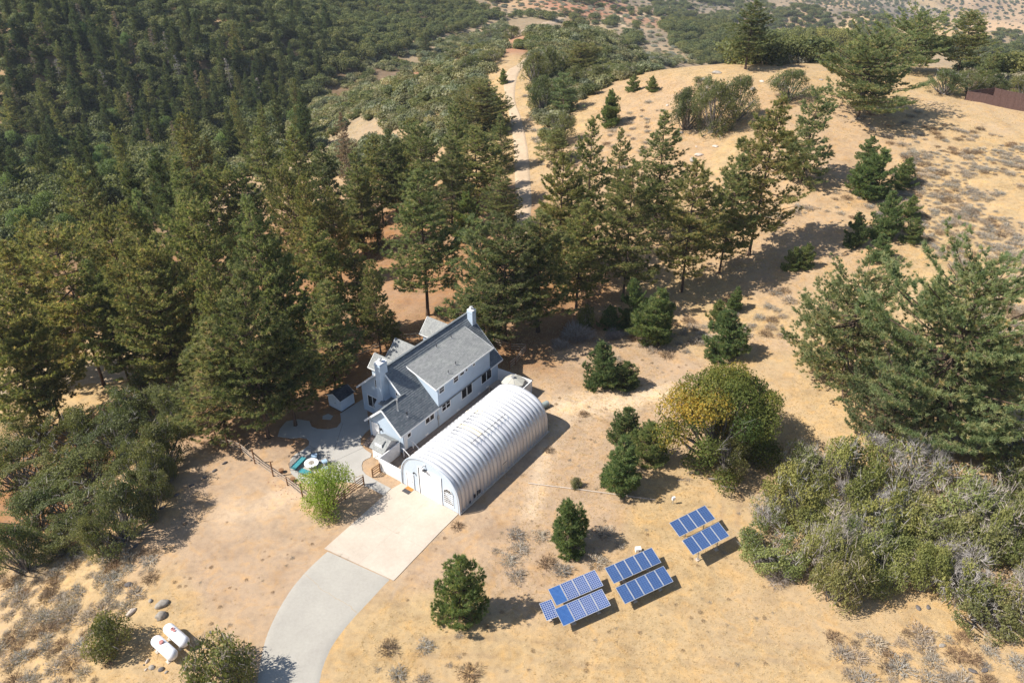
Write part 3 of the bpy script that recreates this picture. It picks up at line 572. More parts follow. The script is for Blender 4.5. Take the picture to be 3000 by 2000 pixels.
NAMED = [ # how measured, numbers, kind, name, label, group
 ('b',1248,926,498,215,'pineA','pine_tree','tall straight pine behind the left back dormer of the house, bare trunk at its foot',GP),
 ('b',1482,1000,665,190,'pineC','pine_tree','olive pine right behind the far chimney, trunk by the rail fence corner',GP),
 ('b',1577,975,625,225,'pineA','pine_tree','pine with a thick bare lower trunk right of the house in its own shade',GP),
 ('b',1408,985,645,205,'pineblue','pine_tree','dense bluish green pine directly behind the far chimney',GP),
 ('b',1469,680,490,112,'pineD','pine_tree','smaller pine at the left edge of the road where it vanishes behind trees',GP),
 ('b',1410,400,248,128,'pineC','pine_tree','broad pine on the left of the road, uppermost of the roadside pines',GP),
 ('b',1403,618,372,160,'pineB','pine_tree','pine left of the road with bare soil showing at its trunk',GP),
 ('b',1468,500,335,90,'pineD','pine_tree','dark pine close beside the road casting a band of shade over it',GP),
 ('b',1120,655,400,135,'pineB','pine_tree','pine with a long dark trunk left of the tall straight pine',GP),
 ('b',1067,740,478,128,'pineA','pine_tree','slim pine whose bare trunk ends by a dark bush in the grove',GP),
 ('b',1325,690,412,135,'pineB','pine_tree','pine in the grove two trees left of the road',GP),
 ('b',1245,640,372,130,'pineC','pine_tree','pine at the back of the grove below the chaparral ridge',GP),
 ('b',1180,600,420,105,'pineB','pine_tree','pine at the back of the grove beside a brown topped one',GP),
 ('b',1370,700,560,80,'young2','pine_tree','low pine between taller trunks left of the road',GP),
 ('b',1640,835,448,165,'pineB','pine_tree','large pine just right of the road bend, brownish needle tips',GP),
 ('b',1690,905,590,165,'pineA','pine_tree','pine with bright green top in front of the roadside group',GP),
 ('b',1715,775,345,140,'pineD','pine_tree','narrow pointed pine rising over the bare slope right of the road',GP),
 ('b',1800,660,375,95,'pineD','pine_tree','slim pine just right of the narrow pointed one',GP),
 ('b',1820,880,490,195,'pineB','pine_tree','broad brownish pine at the left end of the meadow edge',GP),
 ('b',1912,690,325,165,'pineD','pine_tree','tall dark pine with spiky right side before the oak clump',GP),
 ('b',2000,857,470,185,'pineB','pine_tree','pine with bare leaning trunk standing at the meadow edge',GP),
 ('b',2110,800,450,150,'pineA','pine_tree','pine between the leaning trunk pine and the tallest meadow pine',GP),
 ('b',2195,745,285,205,'pineB','pine_tree','tallest pine by the meadow, casting the long shadow to the right',GP),
 ('b',2350,532,255,150,'pineblue','pine_tree','pine with tapering top on the slope below the knoll',GP),
 ('b',2183,204,2,135,'pineA','pine_tree','pointed pine on the left end of the knoll top, reaching the top of the photo',GP),
 ('b',2515,345,98,225,'pinebig','pine_tree','wide round pine on the right shoulder of the knoll',GP),
 ('b',2660,208,36,160,'pinebig','pine_tree','spreading pine with a dark leaning trunk beyond the knoll',GP),
 ('b',2800,215,38,105,'pineC','pine_tree','tall irregular pine right of the spreading one beyond the knoll',GP),
 ('b',2889,258,140,68,'pineblue','pine_tree','small pine on the far right beyond the round shrubs',GP),
 ('b',2449,1140,800,285,'pinebig2','pine_tree','left half of the big double pine at right, dark forked trunk',GP),
 ('b',2705,1280,770,385,'pinebig','pine_tree','largest pine at right with wide bluish green needle tufts',GP),
 ('b',2862,1290,1040,230,'pinebig2','pine_tree','low dark pine under the right side of the largest pine',GP),
 ('b',2580,1300,1040,170,'pinebig2','pine_tree','lower pine in front of the double pine above the thicket',GP),
 ('b',2105,1045,908,122,'young','pine_tree','bright green young pine behind the golden green oak',None),
 ('b',2100,940,876,55,'young2','pine_tree','small sparse pine just behind the bright green young pine',None),
 ('b',1915,988,838,138,'young','pine_tree','bushy young pine, largest of the three right of the house shade',None),
 ('b',1842,962,815,82,'young','pine_tree','middle of the three young pines right of the house shade',None),
 ('b',1785,962,893,60,'young2','pine_tree','small rounded pine at the left of the three young pines',None),
 ('b',1748,1128,1000,105,'young','pine_tree','young pine on the bare slope beside the smaller one, right of the house',None),
 ('b',1830,1135,1055,70,'young2','pine_tree','light green small pine beside the larger young pine on the bare slope',None),
 ('b',1830,1280,1190,80,'young2','pine_tree','dark green small conifer left of the golden green oak',None),
 ('b',1895,1352,1230,98,'young2','pine_tree','rounded pale green pine touching the golden green oak',None),
 ('b',1808,1420,1270,130,'young','pine_tree','bluish green young pine in front of the rounded pale one',None),
 ('b',1665,1615,1468,122,'young','pine_tree','lone young pine in the yard between hangar and solar panels',None),
 ('b',1357,1812,1620,128,'young2','pine_tree','lone young pine nearest the driveway and the left solar array',None),
 ('b',2540,470,396,50,'young2','pine_tree','topmost small pine in the cluster on the slope below the round pine',None),
 ('b',2560,575,430,120,'young','pine_tree','largest pine in the cluster on the right hand slope',None),
 ('b',2515,565,460,66,'young2','pine_tree','paler pine at the left of the cluster on the slope',None),
 ('b',2645,546,460,64,'young2','pine_tree','yellowish green pine at the right of the cluster on the slope',None),
 ('b',2575,692,556,92,'young','pine_tree','young pine alone below the cluster on the slope',None),
 ('b',2660,640,570,52,'young2','pine_tree','small round pine right of the lone young one on the slope',None),
 ('b',2668,710,636,50,'young2','pine_tree','small pine lowest on the right among the shrubs',None),
 ('b',2492,720,620,62,'young','pine_tree','thin grey green pine just left of the lone young one',None),
 ('b',2320,790,720,48,'young2','pine_tree','sparse left one of two tiny pines in the dip of the meadow',None),
 ('b',2355,786,710,46,'young2','pine_tree','fuller right one of two tiny pines in the dip of the meadow',None),
 ('b',2562,765,684,72,'young','pine_tree','small pine peeping over the top of the double pine',None),
 ('b',2148,905,836,52,'young','pine_tree','little green pine on the open meadow with a short shadow',None),
 ('b',1783,367,268,35,'fir','pine_tree','small dark conical pine on the bare slope right of the road',None),
 ('b',1785,370,260,62,'young2','pine_tree','pale pine on the bare slope, taller than the dark conical one',None),
 ('b',1855,268,218,34,'young2','pine_tree','tiny pine higher on the bare slope, left one',None),
 ('b',1910,268,222,34,'young2','pine_tree','tiny pine higher on the bare slope, right one',None),
 ('b',1474,246,200,28,'young2','pine_tree','small bright round tree on the left shoulder of the road',None),
 ('b',1688,1425,1398,38,'bush','shrub','tiny green bush at the end of the pale pole on the ground',None),
 ('b',1715,962,888,58,'bush','shrub','dark bush in the shade right of the thick trunk pine',None),
 ('b',1108,735,665,60,'oakB','oak_tree','dark round bush in the shade of the pine grove',None),
 ('b',2095,1340,1080,425,'gold','oak_tree','large golden green oak with orange patches right of the hangar',None),
 ('b',2125,1395,1260,120,'oakA','oak_tree','low front lobe of foliage below the golden green oak',None),
 ('b',2310,292,198,122,'oakB','oak_tree','round shrub oak alone on the knoll below the oak row',None),
 ('b',965,1480,1362,185,'lime','leafy_tree','bright green young deciduous tree at the patio corner by the fence',None),
 ('b',330,1905,1812,150,'bush','shrub','rounded dark green bush left of the propane tanks',None),
 ('b',655,1995,1876,215,'bushred','shrub','reddish green bush between propane tanks and driveway',None),
]
for how, a_, b_, c_, d_, kind, name, label, grp in NAMED:
    x, y, h, r = by_base(a_, b_, c_, d_)
    place(kind, x, y, h, r, name, label, 'shrub' if name == 'shrub' else 'tree', grp)
# left grove: measured by the tops
GL = 'big pines of the left grove'
LEFT = [(25,700,22,220,'pineB','pine cut by the left edge with its top under the light green trees'),(-30,880,20,200,'pineA','pine at the very left edge above the oak thicket'),(365,590,21,140,'pineA','pine closing the gap above the brownish pine of the left grove'),(240,600,20,130,'pineD','narrow pine behind the leftmost big pines'),(144,690,23,235,'pineC','big pine of the left edge whose bare limbs hang over the lower road'),(10,815,22,200,'pineB','pine cut by the left edge of the photo above the lower road'),
 (421,725,21,190,'pineC','shaded pine behind the lower road, right of the one with hanging limbs'),(306,628,22,140,'pineB','brownish pine above the left grove with spreading side boughs'),
 (548,608,24,185,'pineC','tan needled pine with a bare dark lower trunk in the left grove'),(733,580,25,190,'pineB','tall pine in the centre of the left grove with bright tips'),
 (684,785,22,230,'pineA','wide pine below the tall centre one in the left grove'),(921,638,19,160,'pineA','pine with a visible thin trunk near the top, left of the tall straight pine'),
 (1036,704,15,110,'pineB','narrow dark pine just left of the tall straight pine'),(1089,762,14,105,'pineA','narrow pine nearest the back fence of the house'),
 (940,830,15,170,'pineB','big pine whose lower boughs reach the shed'),(590,945,15,240,'pineB','wide pine leaning over the far corner of the yard fence'),
 (800,930,15,200,'pineA','pine with low spreading boughs over the patio beds'),(430,800,18,170,'pineC','dark pine low in the left grove behind the oak thicket'),
 (757,372,22,115,'pineB','pine at the canyon edge beside the bare reddish patch'),(850,372,22,125,'pineA','pine at the canyon edge right of the bare patch neighbour'),
 (883,517,21,115,'pineB','pine amid the grove with a long dark trunk'),(829,498,20,105,'pineC','greyish pine in the middle of the grove'),(967,548,18,95,'pineB','thin grey pine in the middle of the grove'),
 (1036,448,20,115,'pineB','pine in the back row under the brown topped one'),(940,420,20,110,'pineA','pine in the back row between the canyon edge pines'),(645,505,20,120,'pineC','pine below the bare reddish patch'),
 (527,330,24,125,'pineB','brown tipped pine standing highest above the canyon floor'),(527,460,24,150,'pineA','bright pine below the brown tipped one at the canyon edge'),
 (400,560,22,120,'pineblue','bluish pine by the brownish one in the left grove'),(700,480,21,120,'pineA','pine behind the bare reddish patch neighbours'),
 (215,470,24,130,'pineB','brownish pine standing over the light green canyon trees'),(370,500,22,90,'fir','narrow pine right of the brownish one in the left canyon'),
 (450,440,22,80,'fir','slim grey green fir before the canyon'),(1000,330,15,60,'brownpine','brown dying pine at the edge of the chaparral'),(1012,425,17,70,'brownpine','brown needled pine top in the back row of the grove'),
 (1140,380,19,110,'pineA','pine of the back row against the chaparral'),(1200,350,18,100,'pineB','pine of the back row nearest the roadside pair'),(1330,310,19,110,'pineB','pine behind the uppermost roadside pine'),
 (260,760,20,150,'pineA','pine low behind the lower road'),(60,640,20,130,'pineB','pine at the left edge under the light green trees'),(590,760,21,150,'pineB','pine between the wide ones of the left grove'),
 (1140,905,6,60,'pineD','small pine behind the back fence'),(800,680,20,160,'pineB','pine filling the middle of the left grove')]
for tx, ty, h, w, kind, lab in LEFT:
    x, y, h, r = by_top(tx, ty, h, w); place(kind, x, y, h, r, 'pine_tree', lab, 'tree', GL)
# canyon conifers
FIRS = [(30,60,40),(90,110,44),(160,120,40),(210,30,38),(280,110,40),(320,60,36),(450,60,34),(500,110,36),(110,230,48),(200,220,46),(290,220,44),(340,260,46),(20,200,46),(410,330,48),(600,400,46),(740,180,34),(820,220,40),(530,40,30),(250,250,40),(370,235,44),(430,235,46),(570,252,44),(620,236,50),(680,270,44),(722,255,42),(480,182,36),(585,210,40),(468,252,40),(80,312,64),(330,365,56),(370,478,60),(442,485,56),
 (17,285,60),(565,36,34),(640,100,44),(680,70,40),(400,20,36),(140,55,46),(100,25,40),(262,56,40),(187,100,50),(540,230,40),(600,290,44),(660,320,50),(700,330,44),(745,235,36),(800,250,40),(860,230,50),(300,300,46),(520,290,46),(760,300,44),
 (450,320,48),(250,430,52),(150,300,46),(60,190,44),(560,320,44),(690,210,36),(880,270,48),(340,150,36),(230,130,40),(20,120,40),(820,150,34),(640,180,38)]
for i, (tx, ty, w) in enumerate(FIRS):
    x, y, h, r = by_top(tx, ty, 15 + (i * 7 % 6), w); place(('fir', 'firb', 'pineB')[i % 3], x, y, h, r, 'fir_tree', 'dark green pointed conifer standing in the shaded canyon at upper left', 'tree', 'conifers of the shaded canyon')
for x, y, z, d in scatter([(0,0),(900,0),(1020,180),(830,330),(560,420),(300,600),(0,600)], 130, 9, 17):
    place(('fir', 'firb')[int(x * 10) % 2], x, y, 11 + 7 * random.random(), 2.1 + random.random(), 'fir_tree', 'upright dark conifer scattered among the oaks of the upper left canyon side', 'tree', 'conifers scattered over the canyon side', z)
SN = [(512,160),(437,80),(222,5),(293,200),(88,140),(28,110),(660,168),(372,265),(430,370),(750,225),(500,350),(35,250),(160,170),(380,110),(570,200),(480,90),(330,30),(120,60)]
for i, (tx, ty) in enumerate(SN):
    x, y, h, r = by_top(tx, ty, 13 + i % 4, 34); place(('snag', 'snag2', 'dead')[i % 3], x, y, h, r * 1.0, 'dead_tree', 'grey brown dead conifer with bare drooping branches in the upper left canyon', 'tree', 'dead conifers of the canyon')
LB = [(320,315,90),(500,300,75),(478,335,60),(365,92,44),(85,450,95),(30,500,90),(120,560,100),(310,460,85),(277,440,60),(160,395,80),(240,395,70),(60,600,90),(870,300,70),(655,375,70),(40,610,90),(290,420,60),(230,60,44),(20,380,70),(180,620,80),(100,390,70)]
for i, (tx, ty, w) in enumerate(LB):
    x, y, h, r = by_top(tx, ty, 10, w); place('leafy', x, y, h, r, 'leafy_tree', 'light green broadleaf tree in the left canyon among dark conifers', 'tree', 'light green trees of the canyon')
_g = lambda s: [o for o in COL.objects if o.get('group') == s]
by_order(_g('conifers of the shaded canyon'), 'dark pointed conifers in the shaded left canyon'); by_order(_g('dead conifers of the canyon'), 'grey brown dead conifers in the left canyon'); by_order(_g('light green trees of the canyon'), 'light green broadleaf trees in the left canyon')
# oaks on the knoll, slope and left of the yard
OAKS = [(2285,172,72,105,'oakY','leftmost oak of the row on the knoll, beside the pointed pine'),(2345,180,66,110,'oakY','second oak of the knoll row'),(2405,182,64,110,'oakY','yellowish oak in the middle of the knoll row'),(2465,182,68,105,'oakY','oak right of the yellowish one on the knoll'),(2520,190,88,95,'oakY','rightmost oak of the knoll row, by the wide round pine'),
 (2010,378,250,125,'oakB','left lobe oak of the dark clump over the rocky bank'),(2085,388,222,135,'oakA','middle oak of the dark clump over the rocky bank'),(2155,352,212,115,'oakB','right oak of the dark clump below the pointed pine'),(2060,300,215,90,'oakA','back oak of the dark clump'),
 (2765,276,196,115,'oakB','wide grey green shrub oak by the brown fence'),(2835,272,202,110,'oakA','shrub oak right behind the brown fence corner'),(2890,268,222,70,'oakB','low shrub oak behind the brown fence'),(2990,290,212,90,'oakA','oak cut by the right edge behind the brown fence'),(2930,262,225,60,'oakB','small oak between the fence and the right edge'),
 (1590,330,215,90,'oakB','dark oak on the right side of the road'),(1565,250,140,95,'oakA','oak at the inner side of the upper road bend'),(1620,230,130,90,'oakB','oak behind the upper road bend'),(1600,290,235,80,'oakA','shrub oak low on the right road bank'),(1650,330,215,95,'pineblue','bluish pine above the right road bank'),
 (1640,420,320,100,'oakA','oak half hiding the right road bank'),(1625,480,380,95,'pineB','pine at the foot of the right road bank'),(1700,215,130,100,'pineC','pine in the brush right of the upper bend'),(1760,230,185,110,'oakB','oak at the top of the bare slope'),(1830,225,180,90,'oakA','oak of the brush line over the bare slope'),(1690,250,190,90,'oakB','oak under the pine in the brush'),
 (1440,120,80,60,'oakA','round oak left of the ridge road'),(1500,115,72,60,'oakB','oak touching the ridge road, left side'),(1655,45,22,40,'oakA','small dark oak at the far end of the ridge road'),(1690,48,22,40,'oakB','second dark oak at the far end of the ridge road'),(1610,55,33,28,'oakA','little dark tree where the ridge road ends'),
 (1250,155,95,44,'pineD','pointed pine on the crest above the oak canyon'),(1430,190,145,90,'oakA','oak on the left bank of the upper bend'),(1380,215,160,80,'oakB','second oak on the left bank of the upper bend'),(1320,180,140,60,'oakA','round oak near the red soil patch')]
for bx, by, top, w, kind, lab in OAKS:
    x, y, h, r = by_base(bx, by, top, w); place(kind, x, y, h, r, 'oak_tree' if kind.startswith('oak') else 'pine_tree', lab, 'tree')
GR = [(50,1270,170),(190,1240,180),(320,1260,170),(430,1190,160),(490,1160,140),(440,1265,150),(100,1370,190),(240,1370,180),(380,1340,170),(60,1470,190),(190,1480,180),(300,1450,170),(400,1400,140),(455,1335,120),(150,1570,130),(0,1560,120),(250,1540,120),(400,1130,120),(330,1170,120),(10,1340,170),(500,1225,110)]
for i, (cx, cy, w) in enumerate(GR):
    x, y, h, r = by_top(cx, cy - 45, 4.4 + (i * 5 % 7) * .6 - (1.0 if cx > 450 else 0), w * (1.0 + .09 * (i % 4)) * (.85 if cx > 450 else 1)); place(('oakA', 'oakB')[i % 2], x, y, h, r, 'oak_tree', 'dense dark green oak in the thicket left of the yard', 'tree', 'oaks crowding the left of the yard')
for i, (cx, cy, w) in enumerate([(455,1395,70),(500,1370,60)]):
    x, y, h, r = by_base(cx, cy + 40, cy - 40, w); place('bush', x, y, h, r, 'shrub', ('small green bush at the edge of the oak thicket by the stone row', 'second small bush at the thicket edge, nearer the fence')[i], 'shrub')
TH = [(2260,1610,180),(2330,1480,180),(2440,1570,190),(2450,1725,150),(2480,1690,150),(2400,1600,160),(2560,1520,190),(2560,1670,160),(2650,1420,180),(2700,1560,200),(2620,1620,150),(2800,1500,210),(2930,1450,200),(2960,1620,190),(2800,1700,190),(2870,1790,190),(2700,1700,130),(2330,1370,130),(2480,1410,160),(2960,1340,160),(2240,1500,110),(2850,1610,170),(2380,1540,150),(2400,1650,130),(2540,1600,150),(2740,1640,150),(2990,1760,120)]
for i, (cx, cy, w) in enumerate(TH):
    x, y, h, r = by_base(cx, cy + 28, cy - 95, w); place(('thickA', 'thickB', 'oakY', 'thickC', 'thickG', 'thickA')[i * 5 % 6], x, y, min(h, 6) * (.65 + .16 * (i * 3 % 5)), r, 'thicket_shrub', 'yellowish green shrub with grey dead twigs in the right hand thicket', 'shrub', 'shrubs of the right hand thicket')

by_order(_g('oaks crowding the left of the yard'), 'dense green oaks in the thicket left of the yard'); by_order(_g('shrubs of the right hand thicket'), 'yellowish green shrubs in the right hand thicket')
# ---- scattered shrubs: nearest few hundred one by one, the rest as one mass
from mathutils import geometry as mgeo
CH = scatter([(560,520),(700,420),(840,360),(930,270),(1090,180),(1230,130),(1350,110),(1480,60),(1500,110),(1440,190),(1400,250),(1470,330),(1470,400),(1300,520),(1150,520),(1000,520),(800,520)], 1100, 2.1, 1)
CH += scatter([(1570,150),(1700,60),(1900,170),(2000,185),(1900,215),(1750,240),(1680,300),(1620,420),(1585,380),(1560,260)], 420, 2.4, 2)
CH += scatter([(1690,300),(1700,170),(1990,170),(2110,160),(2130,100),(2230,160),(2170,190),(1980,190),(1880,205)], 90, 3.0, 12)
CH += scatter([(1490,125),(1600,78),(1720,120),(1660,230),(1590,200),(1560,165)], 130, 2.2, 14)
CH += scatter([(1250,190),(1330,100),(1480,95),(1500,110),(1440,180),(1300,210)], 90, 2.2, 15)
CH = [p for p in CH if fbm(np.array([p[0] / 16]), np.array([p[1] / 16]), 93, 2)[0] > -.42]
CH.sort(key=lambda c: c[3])
rest = CH[300:]
for i, (x, y, z, d) in enumerate(CH[:300]):
    g = rng.uniform(.55, 1.25); place(('scrubA', 'scrubB', 'scrubC')[i % 3], x, y, 2.4 * g, 2.7 * g, 'chaparral_shrub', 'grey green chaparral shrub on the ridge beside the dirt road', 'shrub', 'chaparral shrubs of the ridge', z)
OK_ = scatter([(0,-30),(1365,-30),(1430,75),(1330,95),(1180,150),(1110,170),(1000,220),(930,270),(840,360),(700,430),(640,500),(520,640),(300,640),(0,800)], 1900, lambda d: 5.0, 3)
OK_.sort(key=lambda c: c[3]); g0 = np.random.default_rng(5)
for i, (x, y, z, d) in enumerate(OK_[:300]):
    g = g0.uniform(.6, 1.6); place(('oakfar', 'oakfar2')[i % 2], x, y, 5.6 * g, 4.5 * g, 'oak_tree', 'round dark oak on the wooded canyon side at upper left', 'tree', 'oaks of the canyon side', z)

# a mass of plants as one object: instances spread by geometry nodes on loose points
def mass(name, protos, P, Hs, Rs, kind_i, label):
    me = bpy.data.meshes.new(name + '_points'); P = np.array(P, np.float32); me.vertices.add(len(P)); me.vertices.foreach_set('co', P.ravel())
    for nm, dt, val in (('scl', 'FLOAT_VECTOR', np.stack([Rs, Rs, Hs], -1)), ('turn', 'FLOAT_VECTOR', np.stack([np.zeros(len(P)), np.zeros(len(P)), g0.uniform(0, 6.28, len(P))], -1)), ('pick', 'INT', np.array(kind_i))):
        a = me.attributes.new(nm, dt, 'POINT'); a.data.foreach_set('vector' if dt == 'FLOAT_VECTOR' else 'value', val.astype(np.float32 if dt != 'INT' else np.int32).ravel())
    ob = link(name, me, kind='stuff'); tag(ob, label, 'shrubs', kind='stuff')
    ng = bpy.data.node_groups.new(name, 'GeometryNodeTree'); ng.interface.new_socket('Geometry', in_out='INPUT', socket_type='NodeSocketGeometry'); ng.interface.new_socket('Geometry', in_out='OUTPUT', socket_type='NodeSocketGeometry')
    gi = ng.nodes.new('NodeGroupInput'); go = ng.nodes.new('NodeGroupOutput'); jn = ng.nodes.new('GeometryNodeJoinGeometry')
    def attr(nm, dt):
        n = ng.nodes.new('GeometryNodeInputNamedAttribute'); n.data_type = dt; n.inputs[0].default_value = nm; return n.outputs[0]
    m2p = ng.nodes.new('GeometryNodeMeshToPoints'); ng.links.new(gi.outputs[0], m2p.inputs[0])
    for i, pr in enumerate(protos):
        oi = ng.nodes.new('GeometryNodeObjectInfo'); oi.inputs[0].default_value = pr; oi.inputs[1].default_value = True
        ip = ng.nodes.new('GeometryNodeInstanceOnPoints'); cmpn = ng.nodes.new('FunctionNodeCompare'); cmpn.data_type = 'INT'; cmpn.operation = 'EQUAL'
        pk = attr('pick', 'INT'); ints = [s for s in cmpn.inputs if s.type == 'INT']; ng.links.new(pk, ints[0]); ints[1].default_value = i
        e2r = ng.nodes.new('FunctionNodeEulerToRotation'); ng.links.new(attr('turn', 'FLOAT_VECTOR'), e2r.inputs[0])
        ng.links.new(m2p.outputs[0], ip.inputs['Points']); ng.links.new(oi.outputs['Geometry'], ip.inputs['Instance']); ng.links.new(cmpn.outputs[0], ip.inputs['Selection'])
        ng.links.new(e2r.outputs[0], ip.inputs['Rotation']); ng.links.new(attr('scl', 'FLOAT_VECTOR'), ip.inputs['Scale']); ng.links.new(ip.outputs[0], jn.inputs[0])
    ng.links.new(jn.outputs[0], go.inputs[0]); md = ob.modifiers.new('spread', 'NODES'); md.node_group = ng; return ob
def crown_proto(kind):
    """an existing crown in the scene whose mesh the mass reuses"""
    return next(o for o in COL.objects if o.type == 'MESH' and o.data == K[kind][1])
class _P: pass
def proto_obj(me):
    o = bpy.data.objects.new(me.name + '_source', me); return o          # never linked: only lends its shape to the mass
def addmass(name, kinds, pts_, h0, r0, label, seed):
    g = np.random.default_rng(seed); n = len(pts_); s = g.uniform(.6, 1.35, n); pk = g.integers(0, len(kinds), n)
    Hs = h0 * s / np.array([K[k][2] for k in kinds])[pk]; Rs = r0 * s / np.array([K[k][3] for k in kinds])[pk]
    return mass(name, [proto_obj(K[k][1]) for k in kinds], [(p[0], p[1], p[2] - .1) for p in pts_], Hs, Rs, pk, label)
addmass("ridge_scrub", ['scrubA', 'scrubB', 'scrubC'], rest, 2.5, 2.9, 'mass of grey green chaparral covering the far ridge', 1)
addmass('canyon_woods', ['oakfar', 'oakfar2'], OK_[300:], 5.6, 4.6, 'mass of dark oaks covering the far canyon side', 2)
FS = scatter([(1350,60),(1480,-40),(1780,-40),(2200,-40),(2100,180),(1930,190),(1700,80),(1560,50)], 900, lambda d: 3.2 + d * .006, 6)
FS2 = scatter([(1880,-40),(2550,-40),(2650,180),(2080,190),(1980,140)], 1500, lambda d: 4 + d * .0035, 7)
FS3 = scatter([(2550,-40),(3050,-40),(3050,270),(2870,240),(2700,120),(2600,180)], 1000, lambda d: 5 + d * .004, 8)
g2 = np.random.default_rng(77)
def clump(P, s, th): return [p for p in P if fbm(np.array([p[0] / s]), np.array([p[1] / s]), 91, 3)[0] > th + g2.normal(0, .08)]
addmass('valley_scrub', ['scrubG', 'scrubG2', 'scrubB'], FS, 1.7, 2.9, 'mass of grey scrub on the slopes beyond the ridge road', 3)
addmass('valley_oaks', ['oakfar', 'oakfar2'], clump(FS2, 200, -.08) + clump(FS3, 150, -.05) + clump(FS, 60, .3), 5.5, 5.6, 'mass of distant oaks dotting the hazy valley and hills', 4)
addmass('hill_scrub', ['scrubG', 'scrubC'], clump(FS3, 70, -.2) + clump(FS2, 120, -.1), 2.0, 3.0, 'mass of low brush on the distant hills', 5)
#@PART4
# ------------------------------------------------------------------ hard-surface builder
class MB:
    def __init__(s): s.v = []; s.f = []; s.m = []; s.ms = []
    def mi(s, m):
        if m not in s.ms: s.ms.append(m)
        return s.ms.index(m)
    def add(s, vs, fs, m):
        o = len(s.v); s.v += [tuple(map(float, p)) for p in vs]; i = s.mi(m)
        for f in fs: s.f.append(tuple(o + k for k in f)); s.m.append(i)
        return s
    def box(s, a, b, m):
        (x0, y0, z0), (x1, y1, z1) = a, b
        x0, x1 = sorted((x0, x1)); y0, y1 = sorted((y0, y1)); z0, z1 = sorted((z0, z1))
        return s.add([(x0,y0,z0),(x1,y0,z0),(x1,y1,z0),(x0,y1,z0),(x0,y0,z1),(x1,y0,z1),(x1,y1,z1),(x0,y1,z1)], [(0,3,2,1),(4,5,6,7),(0,1,5,4),(1,2,6,5),(2,3,7,6),(3,0,4,7)], m)
    def beam(s, p, q, w, h, m, up=(0, 0, 1)):
        p = Vector(p); q = Vector(q); d = (q - p).normalized(); u = Vector(up)
        if abs(d.dot(u)) > .98: u = Vector((1, 0, 0))
        a = d.cross(u).normalized() * (w / 2); c = a.cross(d).normalized() * (h / 2)
        vs = [p - a - c, p + a - c, p + a + c, p - a + c, q - a - c, q + a - c, q + a + c, q - a + c]
        return s.add(vs, [(0,1,2,3),(7,6,5,4),(0,4,5,1),(1,5,6,2),(2,6,7,3),(3,7,4,0)], m)
    def tube(s, pts, r, m, n=8, caps=True):
        pts = [Vector(p) for p in pts]; rs = r if isinstance(r, (list, tuple)) else [r] * len(pts); o = len(s.v); i = s.mi(m)
        for k, p in enumerate(pts):
            d = ((pts[min(k + 1, len(pts) - 1)] - pts[max(k - 1, 0)])).normalized(); ref = Vector((0, 0, 1)) if abs(d.z) < .9 else Vector((1, 0, 0))
            a = d.cross(ref).normalized(); c = d.cross(a)
            for j in range(n): t = 2 * math.pi * j / n; s.v.append(tuple(p + rs[k] * (a * math.cos(t) + c * math.sin(t))))
        for k in range(len(pts) - 1):
            for j in range(n): s.f.append((o + k * n + j, o + k * n + (j + 1) % n, o + (k + 1) * n + (j + 1) % n, o + (k + 1) * n + j)); s.m.append(i)
        if caps:
            s.f.append(tuple(o + j for j in range(n))[::-1]); s.m.append(i); s.f.append(tuple(o + (len(pts) - 1) * n + j for j in range(n))); s.m.append(i)
        return s
    def prism(s, poly, ax, a, b, m):
        """polygon extruded along an axis: ax 'x': poly in (y,z); 'y': (x,z); 'z': (x,y)"""
        def P(p, t): return {'x': (t, p[0], p[1]), 'y': (p[0], t, p[1]), 'z': (p[0], p[1], t)}[ax]
        n = len(poly); vs = [P(p, a) for p in poly] + [P(p, b) for p in poly]
        fs = [tuple(range(n))[::-1], tuple(range(n, 2 * n))] + [(i, (i + 1) % n, n + (i + 1) % n, n + i) for i in range(n)]
        return s.add(vs, fs, m)
    def build(s, name, parent=None, loc=None, rot=None, smooth=False, bevel=0, kind=None):
        me = bpy.data.meshes.new(name); me.from_pydata(s.v, [], s.f)
        for m in s.ms: me.materials.append(m)
        me.polygons.foreach_set('material_index', s.m)
        import bmesh
        bm = bmesh.new(); bm.from_mesh(me); bmesh.ops.recalc_face_normals(bm, faces=bm.faces)
        if bevel: bmesh.ops.bevel(bm, geom=bm.edges[:], offset=bevel, segments=2, affect='EDGES', profile=.6)
        bm.to_mesh(me); bm.free()
        if smooth: me.polygons.foreach_set('use_smooth', np.ones(len(me.polygons), bool))
        return link(name, me, parent, loc, rot, kind=kind)
O2 = at(1348.2, 1507.5)[:2]; UA = math.atan2(.811, .585)
def Wd(u, v): c, s_ = math.cos(UA), math.sin(UA); return O2[0] + u * c - v * s_, O2[1] + u * s_ + v * c
def root(name, label, cat, u=0, v=0, z=0, rot=None, group=None, world=None):
    e = bpy.data.objects.new(name, None); COL.objects.link(e); e.empty_display_size = .5
    x, y = Wd(u, v) if world is None else world; e.location = (x, y, z); e.rotation_euler = (0, 0, UA if rot is None else rot)
    tag(e, label, cat, group); return e
def toloc(x, y): c, s_ = math.cos(UA), math.sin(UA); dx, dy = x - O2[0], y - O2[1]; return dx * c + dy * s_, -dx * s_ + dy * c
def loc_hit(px, py, a, b, axis='v'):
    """seen point on the local plane z = a + b * v"""
    r = ray(px, py); c, s_ = math.cos(UA), math.sin(UA)
    ru, rv = r[0] * c + r[1] * s_, -r[0] * s_ + r[1] * c; u0, v0 = toloc(0, 0)
    w0, rw = (v0, rv) if axis == 'v' else (u0, ru)
    t = (a + b * w0 - H) / (r[2] - b * rw); return u0 + ru * t, v0 + rv * t, H + r[2] * t

